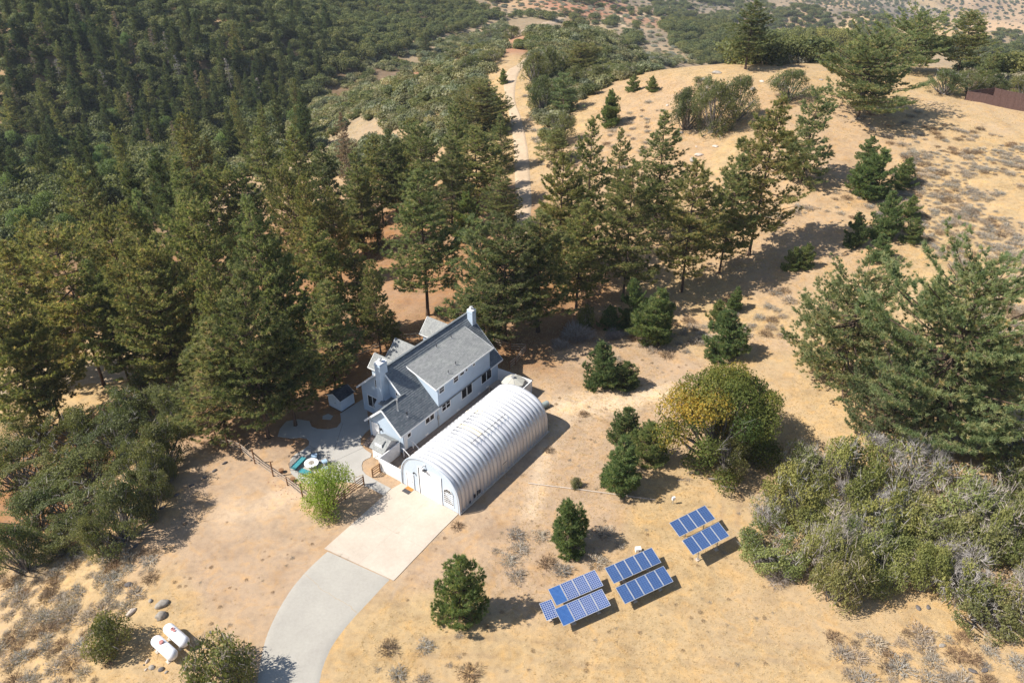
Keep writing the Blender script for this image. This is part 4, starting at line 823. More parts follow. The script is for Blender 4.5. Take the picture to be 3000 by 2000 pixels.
# ------------------------------------------------------------------ materials for built things
M_wall = simple('house_paint', (.45, .53, .62), .75, .05, 1.2)
M_white = simple('white_trim', (.80, .80, .80), .55, .03, 2)
M_whitew = simple('white_boards', (.74, .74, .735), .7, .07, 3)
M_dark = simple('dark_metal', (.05, .05, .055), .5, .3, 8)
M_wood = simple('brown_post', (.22, .115, .055), .9, .35, 5, bmp=.3)
M_rail = simple('weathered_rail', (.36, .29, .23), .95, .3, 4, bmp=.3)
M_railpale = simple('pale_new_wood', (.58, .47, .32), .9, .15, 4)
M_deck = simple('dark_deck', (.16, .125, .11), .85, .25, 6)
M_conc = simple('pale_concrete', (.56, .48, .40), .95, .06, .5, bmp=.1)
M_patio = simple('grey_concrete', (.38, .36, .33), .95, .07, .6)
M_teal = simple('teal_cushion', (.05, .24, .27), .9, .15, 5)
M_blue = simple('pale_blue_cushion', (.33, .46, .60), .9, .1, 5)
M_tank = simple('tank_enamel', (.80, .80, .83), .35, .03, 1, spec=.5)
M_pink = simple('faded_red_lid', (.45, .20, .18), .7, .15, 4)
M_rock = simple('grey_rock', (.30, .265, .225), .95, .3, 3, bmp=.8)
M_rockdark = simple('dark_rock', (.12, .105, .10), .95, .3, 4, bmp=.8)
M_rockpale = simple('pale_rock', (.50, .42, .35), .95, .2, 4, bmp=.6)
M_rockred = simple('reddish_rock', (.42, .25, .16), .95, .25, 6)
M_brownfence = simple('brown_fence_paint', (.115, .065, .055), .8, .2, 3)
M_alu = simple('aluminium_frame', (.75, .76, .78), .35, .04, 3, metal=.6)
M_galv = simple('galvanised_post', (.45, .45, .45), .5, .15, 5, metal=.5)
M_canvas = simple('canvas', (.46, .44, .38), .9, .06, 2)
M_roll = simple('grey_green_tarp', (.24, .28, .27), .8, .15, 2)
mgl, t, b, o = mat('window_glass'); b.inputs['Base Color'].default_value = (.02, .018, .02, 1); b.inputs['Roughness'].default_value = .08; b.inputs['Specular IOR Level'].default_value = .6
def shinglemat(name, lo, hi):
    m, t, b, o = mat(name); co = N(t, 'ShaderNodeTexCoord').outputs['Object']; mp = N(t, 'ShaderNodeMapping'); mp.inputs['Scale'].default_value = (3.2, 7.0, 7.0); L(t, co, mp.inputs[0])
    vo = N(t, 'ShaderNodeTexVoronoi', Scale=1.0); L(t, mp.outputs[0], vo.inputs[0])
    sep = N(t, 'ShaderNodeSeparateColor'); L(t, vo.outputs['Color'], sep.inputs[0])
    c = ramp(t, sep.outputs[0], [(0, lo), (1, hi)])
    c = mixc(t, 1, c, ramp(t, noise(t, .7, 5, .6, co), [(.3, (.86, .86, .88)), (.7, (1.1, 1.1, 1.08))]), 'MULTIPLY')
    L(t, c, b.inputs['Base Color']); b.inputs['Roughness'].default_value = .95; b.inputs['Specular IOR Level'].default_value = .2; return m
M_shing = shinglemat('roof_shingles', (.115, .130, .145), (.20, .215, .225))
M_shing2 = shinglemat('pale_roof_shingles', (.22, .225, .225), (.31, .315, .305))
M_black = shinglemat('black_roof_shingles', (.035, .04, .05), (.07, .075, .085))
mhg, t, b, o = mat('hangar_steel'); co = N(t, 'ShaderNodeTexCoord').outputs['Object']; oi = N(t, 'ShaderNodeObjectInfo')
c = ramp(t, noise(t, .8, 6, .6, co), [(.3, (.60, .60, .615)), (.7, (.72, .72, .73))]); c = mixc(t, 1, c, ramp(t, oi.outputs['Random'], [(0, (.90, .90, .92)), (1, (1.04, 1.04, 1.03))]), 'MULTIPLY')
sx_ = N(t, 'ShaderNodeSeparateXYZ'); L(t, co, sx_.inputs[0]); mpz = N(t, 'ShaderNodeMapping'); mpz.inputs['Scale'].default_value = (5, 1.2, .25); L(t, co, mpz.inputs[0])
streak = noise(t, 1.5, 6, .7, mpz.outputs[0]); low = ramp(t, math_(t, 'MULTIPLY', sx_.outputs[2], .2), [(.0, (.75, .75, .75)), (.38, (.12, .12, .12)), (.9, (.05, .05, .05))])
c = mixc(t, mixc(t, 1, low, ramp(t, streak, [(.4, (0, 0, 0)), (.65, (1, 1, 1))]), 'MULTIPLY'), c, (.42, .34, .26))  # low brown streaks: base dirt plus warm ground reflection painted into the colour
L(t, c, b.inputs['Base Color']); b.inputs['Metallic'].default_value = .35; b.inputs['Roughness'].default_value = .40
M_tan = simple('tan_primed_steel', (.70, .62, .48), .6, .08, 1, metal=.1)
M_edge = simple('hangar_front_paint', (.50, .56, .63), .75, .04, 1)

# ------------------------------------------------------------------ hangar
hg = root('hangar', 'long silver white arched steel hangar with ribbed roof beside the house', 'hangar')
PX = np.array([4.025, 4.0, 3.96, 3.9, 3.765, 3.5, 2.93, 2.0, 1.0, 0]); PZ = np.array([0, 1.0, 1.6, 2.12, 2.65, 3.25, 4.02, 4.57, 4.87, 4.97])
prof = np.concatenate([np.stack([4.025 - PX, PZ], 1), np.stack([4.025 + PX[::-1][1:], PZ[::-1][1:]], 1)])
prof = smooth_line(prof, 161); dl = np.r_[0, np.cumsum(np.linalg.norm(np.diff(prof, axis=0), axis=1))]; ss = np.linspace(0, dl[-1], 61)
prof = np.stack([np.interp(ss, dl, prof[:, 0]), np.interp(ss, dl, prof[:, 1])], 1)
tg = np.gradient(prof, axis=0); nrm = np.stack([-tg[:, 1], tg[:, 0]], 1); nrm /= np.linalg.norm(nrm, axis=1, keepdims=True)
NA = 27; AW = 16.45 / NA
def archmesh(i0, i1, mt, lift=0):
    sx = np.array([0, .07, .16, .28, .40, .5, .60, .72, .84, .93, 1]); dep = -.22 * (1 - np.sin(np.pi * sx) ** .5) + lift; P = prof[i0:i1 + 1]; Nn = nrm[i0:i1 + 1]
    v = np.stack([np.broadcast_to(sx[None] * AW, (len(P), len(sx))), P[:, 0:1] + Nn[:, 0:1] * dep, P[:, 1:2] + Nn[:, 1:2] * dep], -1).reshape(-1, 3)
    n, m = len(P), len(sx); I, J = np.meshgrid(np.arange(n - 1), np.arange(m - 1), indexing='ij'); q = (I * m + J).ravel()
    return npmesh('arch_panel', v, np.stack([q, q + m, q + m + 1, q + 1], 1), [mt], smooth=True)
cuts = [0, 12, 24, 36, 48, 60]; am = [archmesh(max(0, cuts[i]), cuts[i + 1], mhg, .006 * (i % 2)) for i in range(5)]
tanm = archmesh(30, 42, M_tan, .012); tanm2 = archmesh(30, 40, M_tan, .012)
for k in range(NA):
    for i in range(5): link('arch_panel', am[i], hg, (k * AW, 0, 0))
link('tan_panel', archmesh(24, 36, M_tan, .014), hg, (11 * AW, 0, 0)); link('tan_panel', archmesh(33, 43, M_tan, .014), hg, (16 * AW, 0, 0))
def wallpoly(inset): return [(float(p[0] * (1 - inset) + 4.025 * inset), float(p[1] * (1 - inset))) for p in prof[::2]]
MB().prism(wallpoly(.02), 'x', .03, .10, M_edge).build('front_wall', hg); MB().prism(wallpoly(.02), 'x', 16.33, 16.40, M_edge).build('back_wall', hg)
mb = MB()
for i in range(len(prof) - 1): mb.beam((-.02, *prof[i]), (-.02, *prof[i + 1]), .10, .07, M_edge, (1, 0, 0))
mb.build('edge_trim', hg)
MB().box((-.05, -.08, -.1), (16.5, .10, .16), M_conc).build('base_curb', hg); MB().box((-.05, 7.95, -.1), (16.5, 8.13, .16), M_conc).build('base_curb', hg)
def framed(u, v0, v1, z0, z1, parent, name, m=M_white, t_=.09, d=.06):
    mb = MB(); mb.box((u - d, v0 - t_, z0), (u, v0, z1), M_white).box((u - d, v1, z0), (u, v1 + t_, z1), M_white).box((u - d, v0 - t_, z1), (u, v1 + t_, z1 + t_), M_white)
    o = mb.build(name + '_frame', parent); return o
d1 = MB().box((-.005, 6.30, .05), (.03, 7.20, 2.08), M_white).build('door', hg); framed(0.0, 6.30, 7.20, .0, 2.10, d1, 'door')
MB().box((-.05, 6.38, 1.0), (-.005, 6.44, 1.08), M_dark).build('door_handle', d1)
rd = MB()
for i in range(9): rd.box((-.01, 2.42, .04 + i * .405), (.03, 5.42, .04 + i * .405 + .385), M_white)
rd = rd.build('roller_door', hg); framed(0.0, 2.42, 5.42, 0, 3.72, rd, 'door'); rd['kind'] = 'stuff'
MB().box((-.02, 5.36, .02), (-.045, 5.42, 3.7), M_dark).build('door_track', rd)
aw = MB(); arc = [(1.45 + .60 * math.cos(a), 2.12 + .62 * math.sin(a)) for a in np.linspace(0, math.pi, 15)]
aw.prism([(2.05, .70), (2.05, 2.12)] + arc[::-1][1:] + [(.85, .70)], 'x', .0, .03, mgl); aw = aw.build('arched_window', hg)
mb = MB(); 
for v in (.85, 1.05, 1.25, 1.45, 1.65, 1.85, 2.05): mb.box((-.03, v - .018, .70), (.0, v + .018, 2.12), M_white)
for z in (.70, .98, 1.26, 1.54, 1.82, 2.12): mb.box((-.034, .83, z - .02), (-.002, 2.07, z + .02), M_white)
for i in range(14): mb.beam((-.03, *arc[i]), (-.03, *arc[i + 1]), .05, .07, M_white, (1, 0, 0))
for a in (math.pi / 4, math.pi / 2, 3 * math.pi / 4): mb.beam((-.02, 1.45, 2.12), (-.02, 1.45 + .58 * math.cos(a), 2.12 + .6 * math.sin(a)), .03, .03, M_white)
mb.build('window_bars', aw); MB().box((-.05, .76, .58), (.0, 2.14, .68), M_white).build('window_sill', aw)
lamp = MB().box((-.06, 4.42, 4.32), (0, 4.62, 4.50), M_white).tube([(-.05, 4.52, 4.42), (-.30, 4.56, 4.30)], .05, M_galv); lamp.tube([(-.28, 4.62, 4.34), (-.42, 4.66, 4.22)], .09, M_white); lamp.build('flood_lamp', hg)
MB().box((-.38, 4.20, 3.84), (-.02, 4.62, 3.88), M_dark).tube([(-.3, 4.2, 3.95), (-.42, 4.1, 3.9)], .06, M_dark).build('wall_lamp', hg)
MB().box((-.20, 5.96, 2.52), (-.02, 6.12, 2.62), M_dark).tube([(-.12, 6.04, 2.62), (-.2, 6.04, 2.76)], .05, M_dark).build('door_lamp', hg)
for i, (u, z, w, h_) in enumerate([(3.15, .55, .28, .42), (2.85, .5, .14, .55), (2.35, .5, .25, .38), (1.55, .35, .2, .3)]):
    MB().box((u, -.03, z), (u + w, .06, z + h_), M_dark).build('side_vent', hg)
# lattice strips standing along the ribs
def truss(name, label, vloc, u0, u1, n, ht=.34):
    i = int(np.argmin(abs(prof[:, 0] - vloc))); base = prof[i] + nrm[i] * -.02; e = root(name, label, 'roof rail', group='lattice rails on the hangar roof')
    # the rail is bolted across the rib crowns
    top = (base[0] + nrm[i][0] * .05, base[1] + .38); mb = MB(); mb.tube([(u0, *top), (u1, *top)], .026, M_dark, 5); mb.build('top_rail', e)
    mb = MB(); st = (u1 - u0) / n
    for k in range(n):
        a = u0 + k * st; mb.tube([(a, *top), (a + st * .5, base[0], base[1] - .02)], .016, M_dark, 4); mb.tube([(a + st * .5, base[0], base[1] - .02), (a + st, *top)], .016, M_dark, 4)
    mb.build('lattice', e); return e
truss('roof_rail', 'blue grey lattice rail on the right slope of the hangar roof', 2.35, 4.9, 11.0, 10)
truss('roof_rail', 'short zigzag rail near the ridge of the hangar roof', 5.0, 4.9, 9.6, 8, .2)
truss('roof_rail', 'long thin rail along the house side of the hangar roof', 6.85, 5.2, 13.0, 12, .2)
e = root('satellite_antenna', 'small antenna on a pole at the right side of the hangar', 'antenna', 7.2, -.45)
MB().tube([(0, 0, 0), (0, .1, 2.3)], .03, M_galv, 6).build('mast', e); mb = MB()
for k in range(5): mb.tube([(-.35, .1 - .04 * k, 2.0 + .08 * k), (.35, .1 - .04 * k, 2.0 + .08 * k)], .012, M_dark, 4)
mb.build('elements', e)
tag(MB().box((0, 0, 0), (.95, .90, .035), simple('coir_mat', (.42, .19, .05), 1, .2, 4)).box((-.02, -.02, .002), (.46, .92, .037), M_dark).build('door_mat', None, (*Wd(-.93, 6.30), .058), (0, 0, UA)), 'square doormat half orange half grey before the hangar side door', 'doormat')

# ------------------------------------------------------------------ house
hs = root('house', 'two storey pale blue house with grey shingle roof and white trim', 'house')
RZ = lambda v: 7.85 - abs(v - 16.4) * .94
WZ = lambda v: 5.31 - abs(v - 13.7) * .94
MB().prism([(11.1, 0), (20.7, 0), (20.7, RZ(20.7) - .14), (16.4, 7.85 - .14), (11.1, RZ(11.1) - .14)], 'x', 7.0, 21.4, M_wall).build('wall', hs)
MB().prism([(11.1, 0), (16.3, 0), (16.3, WZ(16.3) - .13), (13.7, 5.31 - .13), (11.1, WZ(11.1) - .13)], 'x', 3.7, 6.99, M_wall).build('wing_wall', hs)
MB().prism([(11.1 - .004, 2.3), (15.45, RZ(15.45) - .3), (15.45, 6.93), (11.096, 5.47)], 'x', 9.85, 19.75, M_wall).build('upper_wall', hs)
def courses(mb, u0f, u1f, va, vb, zf, step, m, th=.022):
    """overlapping shingle courses between v=va (eave) and v=vb, all lying on the slope zf"""
    n = max(2, int(abs(vb - va) / step)); vs = np.linspace(va, vb, n + 1)
    for a, c in zip(vs[:-1], vs[1:]):
        sg = np.sign(vb - va); c2 = c + .02 * sg; u0, u1 = u0f((a + c) / 2), u1f((a + c) / 2)
        if u1 - u0 < .05: continue
        ja, jb = random.uniform(-.012, .012), random.uniform(-.012, .012); u0 += ja; u1 += jb
        za, zc = zf(a), zf(c2)
        mb.add([(u0, a, za + th), (u1, a, za + th), (u1, c2, zc + .001), (u0, c2, zc + .001), (u0, a, za - .08), (u1, a, za - .08), (u1, c2, zc - .08), (u0, c2, zc - .08)],
               [(0, 1, 2, 3), (4, 7, 6, 5), (0, 4, 5, 1), (1, 5, 6, 2), (3, 7, 4, 0)], m)
mb = MB()
courses(mb, lambda v: 3.3 if v < 13.7 else 6.55, lambda v: 22.3, 11.0, 16.4, RZ, .185, M_shing, .06)
courses(mb, lambda v: 6.55, lambda v: 22.3, 21.05, 16.4, RZ, .155, M_shing, .035)
courses(mb, lambda v: 3.3, lambda v: 7.0, 16.62, 13.7, WZ, .155, M_shing, .035)
rf = mb.build('main_roof', hs); rf['kind'] = 'stuff'
DZ = lambda v: 5.52 + (v - 11.0) * .333
mb = MB(); courses(mb, lambda v: 9.52, lambda v: 20.4, 10.98, 15.62, DZ, .165, M_shing2, .03); r2 = mb.build('upper_roof', hs); r2['kind'] = 'stuff'
# ridge cap
MB().beam((6.53, 16.4, 7.90), (22.32, 16.4, 7.90), .26, .07, M_shing).build('ridge_cap', rf); MB().beam((3.28, 13.7, 5.36), (7.0, 13.7, 5.36), .24, .06, M_shing).build('ridge_cap', rf)
# white rakes and fascias
mb = MB(); W_ = M_white
def rake(mb, u, va, vb, zf, dz=-.10, hgt=.22): mb.beam((u, va, zf(va) + dz), (u, vb, zf(vb) + dz), .05, hgt, W_)
for (u, va, vb, f) in [(3.29, 10.98, 13.7, RZ), (3.29, 13.7, 16.64, WZ), (6.54, 13.72, 16.4, RZ), (6.54, 16.4, 21.07, RZ), (22.31, 10.98, 16.4, RZ), (22.31, 16.4, 21.07, RZ)]: rake(mb, u, va, vb, f)
for (u) in (9.50, 20.42): rake(mb, u, 10.96, 15.5, DZ, -.08, .17)
mb.build('rake_boards', hs); mb = MB()
mb.beam((3.29, 10.985, RZ(10.985) - .07), (9.9, 10.985, RZ(10.985) - .07), .04, .20, W_).beam((19.7, 10.985, RZ(10.985) - .07), (22.33, 10.985, RZ(10.985) - .07), .04, .20, W_)
mb.beam((9.5, 10.965, DZ(10.965) - .06), (20.42, 10.965, DZ(10.965) - .06), .04, .19, W_).beam((6.54, 21.06, RZ(21.06) - .07), (22.33, 21.06, RZ(21.06) - .07), .04, .2, W_).beam((3.29, 16.63, WZ(16.63) - .07), (6.6, 16.63, WZ(16.63) - .07), .04, .2, W_)
mb.build('fascia', hs)
# soffits
MB().box((9.85, 11.04, 2.92), (19.75, 11.10, 3.0), simple('band_board', (.44, .50, .57), .8, .05)).build('band_board', hs)
# corner boards
mb = MB()
mb.build('corner', hs) if False else None
# gabled dormers on the back slope
for n_, (uc, zr, out, hw, base) in enumerate([(19.6, 7.0, 20.95, 1.75, 0), (13.6, 6.8, 20.95, 1.55, 0), (12.0, 6.05, 20.6, 1.45, 0), (9.75, 6.75, 20.75, 1.35, 0)]):
    fz = lambda x: zr - abs(x - uc) * 1.02
    g = MB().prism([(uc - hw + .3, 1.0), (uc + hw - .3, 1.0), (uc + hw - .3, fz(uc + hw - .3) - .12), (uc, zr - .12), (uc - hw + .3, fz(uc - hw + .3) - .12)], 'y', 17.3, out - .3, M_wall).build('dormer', hs)
    mb = MB(); meet = lambda z: 16.4 + (7.85 - z) / .94
    for sgn in (-1, 1):
        nn = 12
        for k in range(nn):
            a, c = uc + sgn * hw * (1 - k / nn), uc + sgn * hw * (1 - (k + 1) / nn) - sgn * .01
            za, zc = fz(a), fz(c)
            mb.add([(a, meet(za) - .2, za + .03), (a, out, za + .03), (c, out, zc), (c, meet(zc) - .2, zc), (a, meet(za) - .2, za - .06), (a, out, za - .06), (c, out, zc - .06), (c, meet(zc) - .2, zc - .06)], [(0, 1, 2, 3), (4, 7, 6, 5), (0, 4, 5, 1), (1, 5, 6, 2), (0, 3, 7, 4)], M_shing2)
    mb.build('dormer_roof', g, kind='stuff'); mb = MB()
    for sgn in (-1, 1): mb.beam((uc + sgn * hw, out + .01, fz(uc + hw) - .08), (uc, out + .01, zr - .08), .05, .2, W_); mb.beam((uc + sgn * hw, out, fz(uc + hw) - .05), (uc + sgn * hw, meet(fz(uc + hw)), fz(uc + hw) - .05), .04, .14, W_)
    mb.build('dormer_trim', g)
# chimneys
def chimney(u0, u1, v0, v1, top, z0, flare=False):
    c = MB().box((u0, v0, z0), (u1, v1, top), M_wall).build('chimney', hs)
    MB().box((u0 - .05, v0 - .05, top - .32), (u1 + .05, v1 + .05, top - .22), M_wall).box((u0 - .03, v0 - .03, top - .02), (u1 + .03, v1 + .03, top + .05), M_white).build('chimney_cap', c)
    cu, cv = (u0 + u1) / 2, (v0 + v1) / 2
    MB().tube([(cu, cv, top + .03), (cu, cv, top + .40)], .14, M_galv, 12).tube([(cu, cv, top + .40), (cu, cv, top + .44), (cu, cv, top + .5)], [.26, .24, .14], M_galv, 12).build('flue', c); return c
c1 = chimney(5.85, 7.02, 15.95, 16.78, 8.95, 3.2)
MB().prism([(15.1, 0), (17.75, 0), (17.75, 2.6), (16.80, 4.3), (15.93, 4.3), (15.1, 2.7)], 'x', 6.02, 6.99, M_wall).build('chimney_base', c1)
chimney(21.50, 22.25, 15.10, 15.92, 8.75, 0)
MB().prism([(5.2, 14.3), (7.0, 14.3), (7.0, 16.2), (5.2, 16.2)], 'z', 3.9, 3.98, M_shing).build('lower_roof', hs)
# windows: frame, panes, mullions
def window(axis, w, a0, a1, z0, z1, lights=2, muntin=False, tr=.10, parent=hs):
    """axis 'v': in a wall of constant v facing -v; axis 'u': wall of constant u facing -u"""
    def bx(mb, a, b_, c, d_, f0, f1, m): return mb.box((a, w - f1, c), (b_, w - f0, d_), m) if axis == 'v' else mb.box((w - f1, a, c), (w - f0, b_, d_), m)
    mb = MB(); bx(mb, a0, a0 + tr, z0, z1, -.02, .05, W_); bx(mb, a1 - tr, a1, z0, z1, -.02, .05, W_); bx(mb, a0 + tr, a1 - tr, z1 - tr, z1, -.02, .048, W_); bx(mb, a0 + tr, a1 - tr, z0, z0 + tr, -.02, .06, W_)
    wd = (a1 - a0 - 2 * tr) / lights
    for k in range(1, lights): bx(mb, a0 + tr + k * wd - .05, a0 + tr + k * wd + .05, z0 + tr, z1 - tr, -.02, .046, W_)
    fr = mb.build('window', parent)
    for k in range(lights):
        p0, p1 = a0 + tr + k * wd + (.05 if k else 0), a0 + tr + (k + 1) * wd - (.05 if k < lights - 1 else 0); q = MB()
        bx(q, p0, p1, z0 + tr, z1 - tr, -.015, .012, mgl); q.build('pane', fr)
        if muntin: q = MB(); zm = (z0 + z1) / 2; bx(q, p0, p1, zm - .025, zm + .025, .012, .035, W_); q.build('muntin', fr)
for a in [(4.35, 5.05, 1.75, 2.45, 1, False), (7.42, 9.05, 1.70, 2.62, 2, False), (10.35, 11.98, 1.68, 2.86, 2, True), (14.0, 16.15, 1.25, 2.88, 2, False), (17.9, 20.1, 1.25, 2.88, 2, False), (10.03, 11.05, 4.45, 5.38, 1, True), (12.65, 13.65, 4.45, 5.36, 1, True), (13.85, 14.75, 4.80, 5.35, 1, False), (14.9, 15.42, 4.86, 5.33, 1, False), (16.3, 16.85, 4.86, 5.33, 1, False)]:
    window('v', 11.1, a[0], a[1], a[2], a[3], a[4], a[5])
window('u', 7.0, 18.15, 19.85, .95, 2.70, 2); window('u', 7.0, 17.95, 18.30, 4.3, 5.5, 1); window('u', 7.0, 14.6, 15.0, 4.5, 5.1, 1)
dr = MB().box((3.64, 14.85, .45), (3.7, 15.75, 2.45), W_).build('door', hs); MB().box((3.60, 14.92, 1.35), (3.64, 14.98, 1.45), M_dark).build('door_handle', dr)
MB().box((3.60, 14.75, .45), (3.69, 14.85, 2.55), W_).box((3.60, 15.75, .45), (3.69, 15.85, 2.55), W_).box((3.60, 14.75, 2.45), (3.69, 15.85, 2.55), W_).build('door_frame', dr)
MB().box((3.5, 14.35, 1.9), (3.7, 14.47, 2.15), M_dark).tube([(3.6, 14.41, 2.15), (3.55, 14.41, 2.3), (3.4, 14.41, 2.25)], .035, M_dark, 6).build('porch_lamp', hs)
sd_ = MB().box((3.78, 11.03, .5), (4.36 - .06, 11.1, 2.46), W_)
for k in range(5): sd_.box((3.80 + k * .1, 11.0, .6), (3.88 + k * .1, 11.035, 2.4), M_whitew)
sd_ = sd_.build('side_door', hs)
MB().box((7.9 + 1.6, 10.95, 1.2), (9.75, 11.1, 1.75), M_galv).tube([(9.62, 11.02, 1.75), (9.62, 11.02, 2.6)], .04, M_galv, 6).tube([(9.62, 11.02, 0), (9.62, 11.02, 1.2)], .04, M_galv, 6).build('electric_meter', hs)
for u in (17.2, 18.9, 13.0, 7.3): MB().box((u, 11.05, .18), (u + .5, 11.12, .38), W_).build('crawl_vent', hs)
# roof pipes
def s_(ox, oy, k): return lambda x, y: (ox + x / k, oy + y / k)
CC = s_(1160, 880, 6.909); AA = s_(1040, 1050, 5.872)
for p, m in [(CC(1118, 762), M_dark), (CC(822, 955), M_dark), (CC(1205, 1300), M_dark), (CC(1060, 1478), M_dark)]:
    u, v, z = loc_hit(*p, 5.52 - 11.0 * .333, .333); MB().tube([(u, v, z - .1), (u, v, z + .48)], .05, m, 8).tube([(u, v, z - .02), (u, v, z + .1)], [.13, .06], M_galv, 8).build('vent_pipe', hs)
for p, hgt_, m in [(AA(735, 885), 1.35, M_galv), (AA(897, 995), .5, M_dark)]:
    u, v, z = loc_hit(*p, 7.85 - 16.4 * .94, .94); MB().tube([(u, v, z - .1), (u, v, z + hgt_)], .07 if hgt_ > 1 else .05, m, 10).tube([(u, v, z - .1), (u, v, z + .12)], [.16, .08], M_galv, 10).tube([(u, v, z + hgt_), (u, v, z + hgt_ + .12)], .12, m, 10).build('vent_pipe', hs)
# steps
mb = MB(); st = root('porch_steps', 'dark wooden steps with white handrails between house and hangar', 'steps', 0, 0)
for k in range(3): MB().box((3.15 - 0, 10.95 - .0 - .30 * (k + 1), 0), (4.75, 10.95 - .30 * k - .01, .52 - .17 * k), M_deck).build('step', st)
for u in (3.15, 4.7):
    mb = MB(); mb.tube([(u, 11.0, 1.35), (u, 10.55, 1.32), (u, 9.75, .78)], .045, M_white, 6).tube([(u, 10.62, .1), (u, 10.62, 1.32)], .045, M_white, 6).tube([(u, 9.78, 0), (u, 9.78, .8)], .045, M_white, 6); mb.build('handrail', st)
st = root('front_steps', 'dark steps at the front door beside the small shed', 'steps', 0, 0)
for k in range(3): MB().box((2.05 + .38 * k, 14.7, 0), (2.43 + .38 * k - .01 if k < 2 else 3.66, 16.0, .17 * (k + 1)), M_deck).build('step', st)

# ------------------------------------------------------------------ sheds
def gable_shed(name, label, u, v, rot, Lx, Ly, wall, ridge, roofm, wallm, ov=.12, base=M_dark, floor=.18):
    e = root(name, label, 'shed', rot=rot, world=Wd(u, v)); f = lambda y: ridge - abs(y - Ly / 2) * (ridge - wall) / (Ly / 2)
    MB().box((.05, .05, -.05), (Lx - .05, Ly - .05, floor), base).build('skid_base', e)
    MB().prism([(0, floor), (Ly, floor), (Ly, f(Ly) - .03), (Ly / 2, ridge - .03), (0, f(0) - .03)], 'x', 0, Lx, wallm).build('wall', e); mb = MB()
    for a, c in ((-ov, Ly / 2), (Ly + ov, Ly / 2)):
        n = 8; vs = np.linspace(a, c, n + 1)
        for k in range(n): 
            za, zc = f(vs[k]), f(vs[k + 1]); mb.add([(-ov, vs[k], za + .02), (Lx + ov, vs[k], za + .02), (Lx + ov, vs[k + 1], zc), (-ov, vs[k + 1], zc), (-ov, vs[k], za - .03), (Lx + ov, vs[k], za - .03), (Lx + ov, vs[k + 1], zc - .05), (-ov, vs[k + 1], zc - .05)], [(0, 1, 2, 3), (4, 7, 6, 5), (0, 4, 5, 1), (1, 5, 6, 2), (0, 3, 7, 4)], roofm)
    mb.build('roof', e, kind='stuff'); mb = MB()
    for x in (-ov - .01, Lx + ov + .01):
        for a in (-ov, Ly + ov): mb.beam((x, a, f(a) - .05), (x, Ly / 2, ridge - .05), .03, .09, M_white)
    mb.build('trim', e); return e
M_shed = simple('shed_paint', (.60, .68, .77), .75, .05, 1)
sh = gable_shed('garden_shed', 'small pale blue shed with black gabled roof at the top of the patio', 4.88, 22.4, UA, 2.2, 2.15, 1.85, 2.42, M_black, M_shed)
MB().box((-.03, .55, .25), (0, 1.6, 1.75), M_shed).box((-.05, .9, 1.0), (-.03, .98, 1.1), M_dark).build('door', sh)
ss = root('storage_shed', 'low whitish shed with grey gable roof and cross braced doors against the house front', 'shed')
MB().prism([(1.15, .1), (3.25, .1), (3.25, 1.75), (2.3, 2.5), (1.15, 1.62)], 'y', 11.75, 13.45, simple('grey_white_wall', (.62, .60, .59), .8, .06)).build('wall', ss)
mb = MB()
for k in range(8):
    for sg, hw in ((-1, 1.42), (1, 1.15)):
        a, c = 2.3 + sg * hw * (1 - k / 8), 2.3 + sg * hw * (1 - (k + 1) / 8); fz = lambda x: 2.62 - abs(x - 2.3) * .66
        mb.add([(a, 11.5, fz(a) + .015), (a, 13.62, fz(a) + .015), (c, 13.62, fz(c)), (c, 11.5, fz(c)), (a, 11.5, fz(a) - .05), (a, 13.62, fz(a) - .05), (c, 13.62, fz(c) - .05), (c, 11.5, fz(c) - .05)], [(0, 1, 2, 3), (4, 7, 6, 5), (0, 4, 5, 1), (2, 6, 7, 3), (0, 3, 7, 4), (1, 5, 6, 2)], M_shing2)
mb.build('roof', ss, kind='stuff')
mb = MB(); mb.prism([(1.35, 1.98), (1.95, 2.36), (1.95, 2.58), (1.35, 2.3)], 'y', 12.1, 13.1, M_shing2).box((1.30, 12.08, 1.98), (1.35, 13.12, 2.3), W_).build('roof_vent', ss)
dd = MB()
for v in (11.9, 12.65): dd.box((1.10, v, .15), (1.15, v + .70, 1.5), W_); dd.beam((1.08, v + .03, .2), (1.08, v + .67, .8), .03, .07, M_whitew, (1, 0, 0)).beam((1.08, v + .67, .2), (1.08, v + .03, .8), .03, .07, M_whitew, (1, 0, 0))
dd.build('double_door', ss)

# ------------------------------------------------------------------ white board fences
def board_fence(label, pts_, h=1.8, bw=.145, name='white_fence'):
    e = root(name, label, 'fence'); me_ = {}
    for (u0, v0), (u1, v1) in zip(pts_[:-1], pts_[1:]):
        Ln = math.hypot(u1 - u0, v1 - v0); n = int(Ln / bw); a = math.atan2(v1 - v0, u1 - u0)
        if bw not in me_: me_[bw] = MB().box((.004, -.012, .04), (bw - .006, .012, h), M_whitew).build('board', e, (u0, v0, 0), (0, 0, a)).data; s0 = 1
        else: s0 = 0
        for k in range(s0, n): link('board', me_[bw], e, (u0 + math.cos(a) * k * Ln / n, v0 + math.sin(a) * k * Ln / n, 0), (0, 0, a))
        for z in (.35, 1.5): link('rail', MB().box((0, .014, z), (Ln, .05, z + .09), M_whitew).build('rail', e, (u0, v0, 0), (0, 0, a)).data, e, (u0, v0, 0), (0, 0, a)) if False else MB().box((0, .014, z), (Ln, .05, z + .09), M_whitew).build('rail', e, (u0, v0, 0), (0, 0, a))
        MB().box((0, -.04, h), (Ln, .06, h + .035), M_white).build('cap_rail', e, (u0, v0, 0), (0, 0, a))
        MB().box((-.05, -.05, 0), (.05, .05, h + .03), M_white).build('post', e, (u0, v0, 0), (0, 0, a))
    return e
board_fence('white board fence joining the hangar front to the storage shed and house', [(.06, 8.2), (.06, 11.3), (3.35, 11.35)])
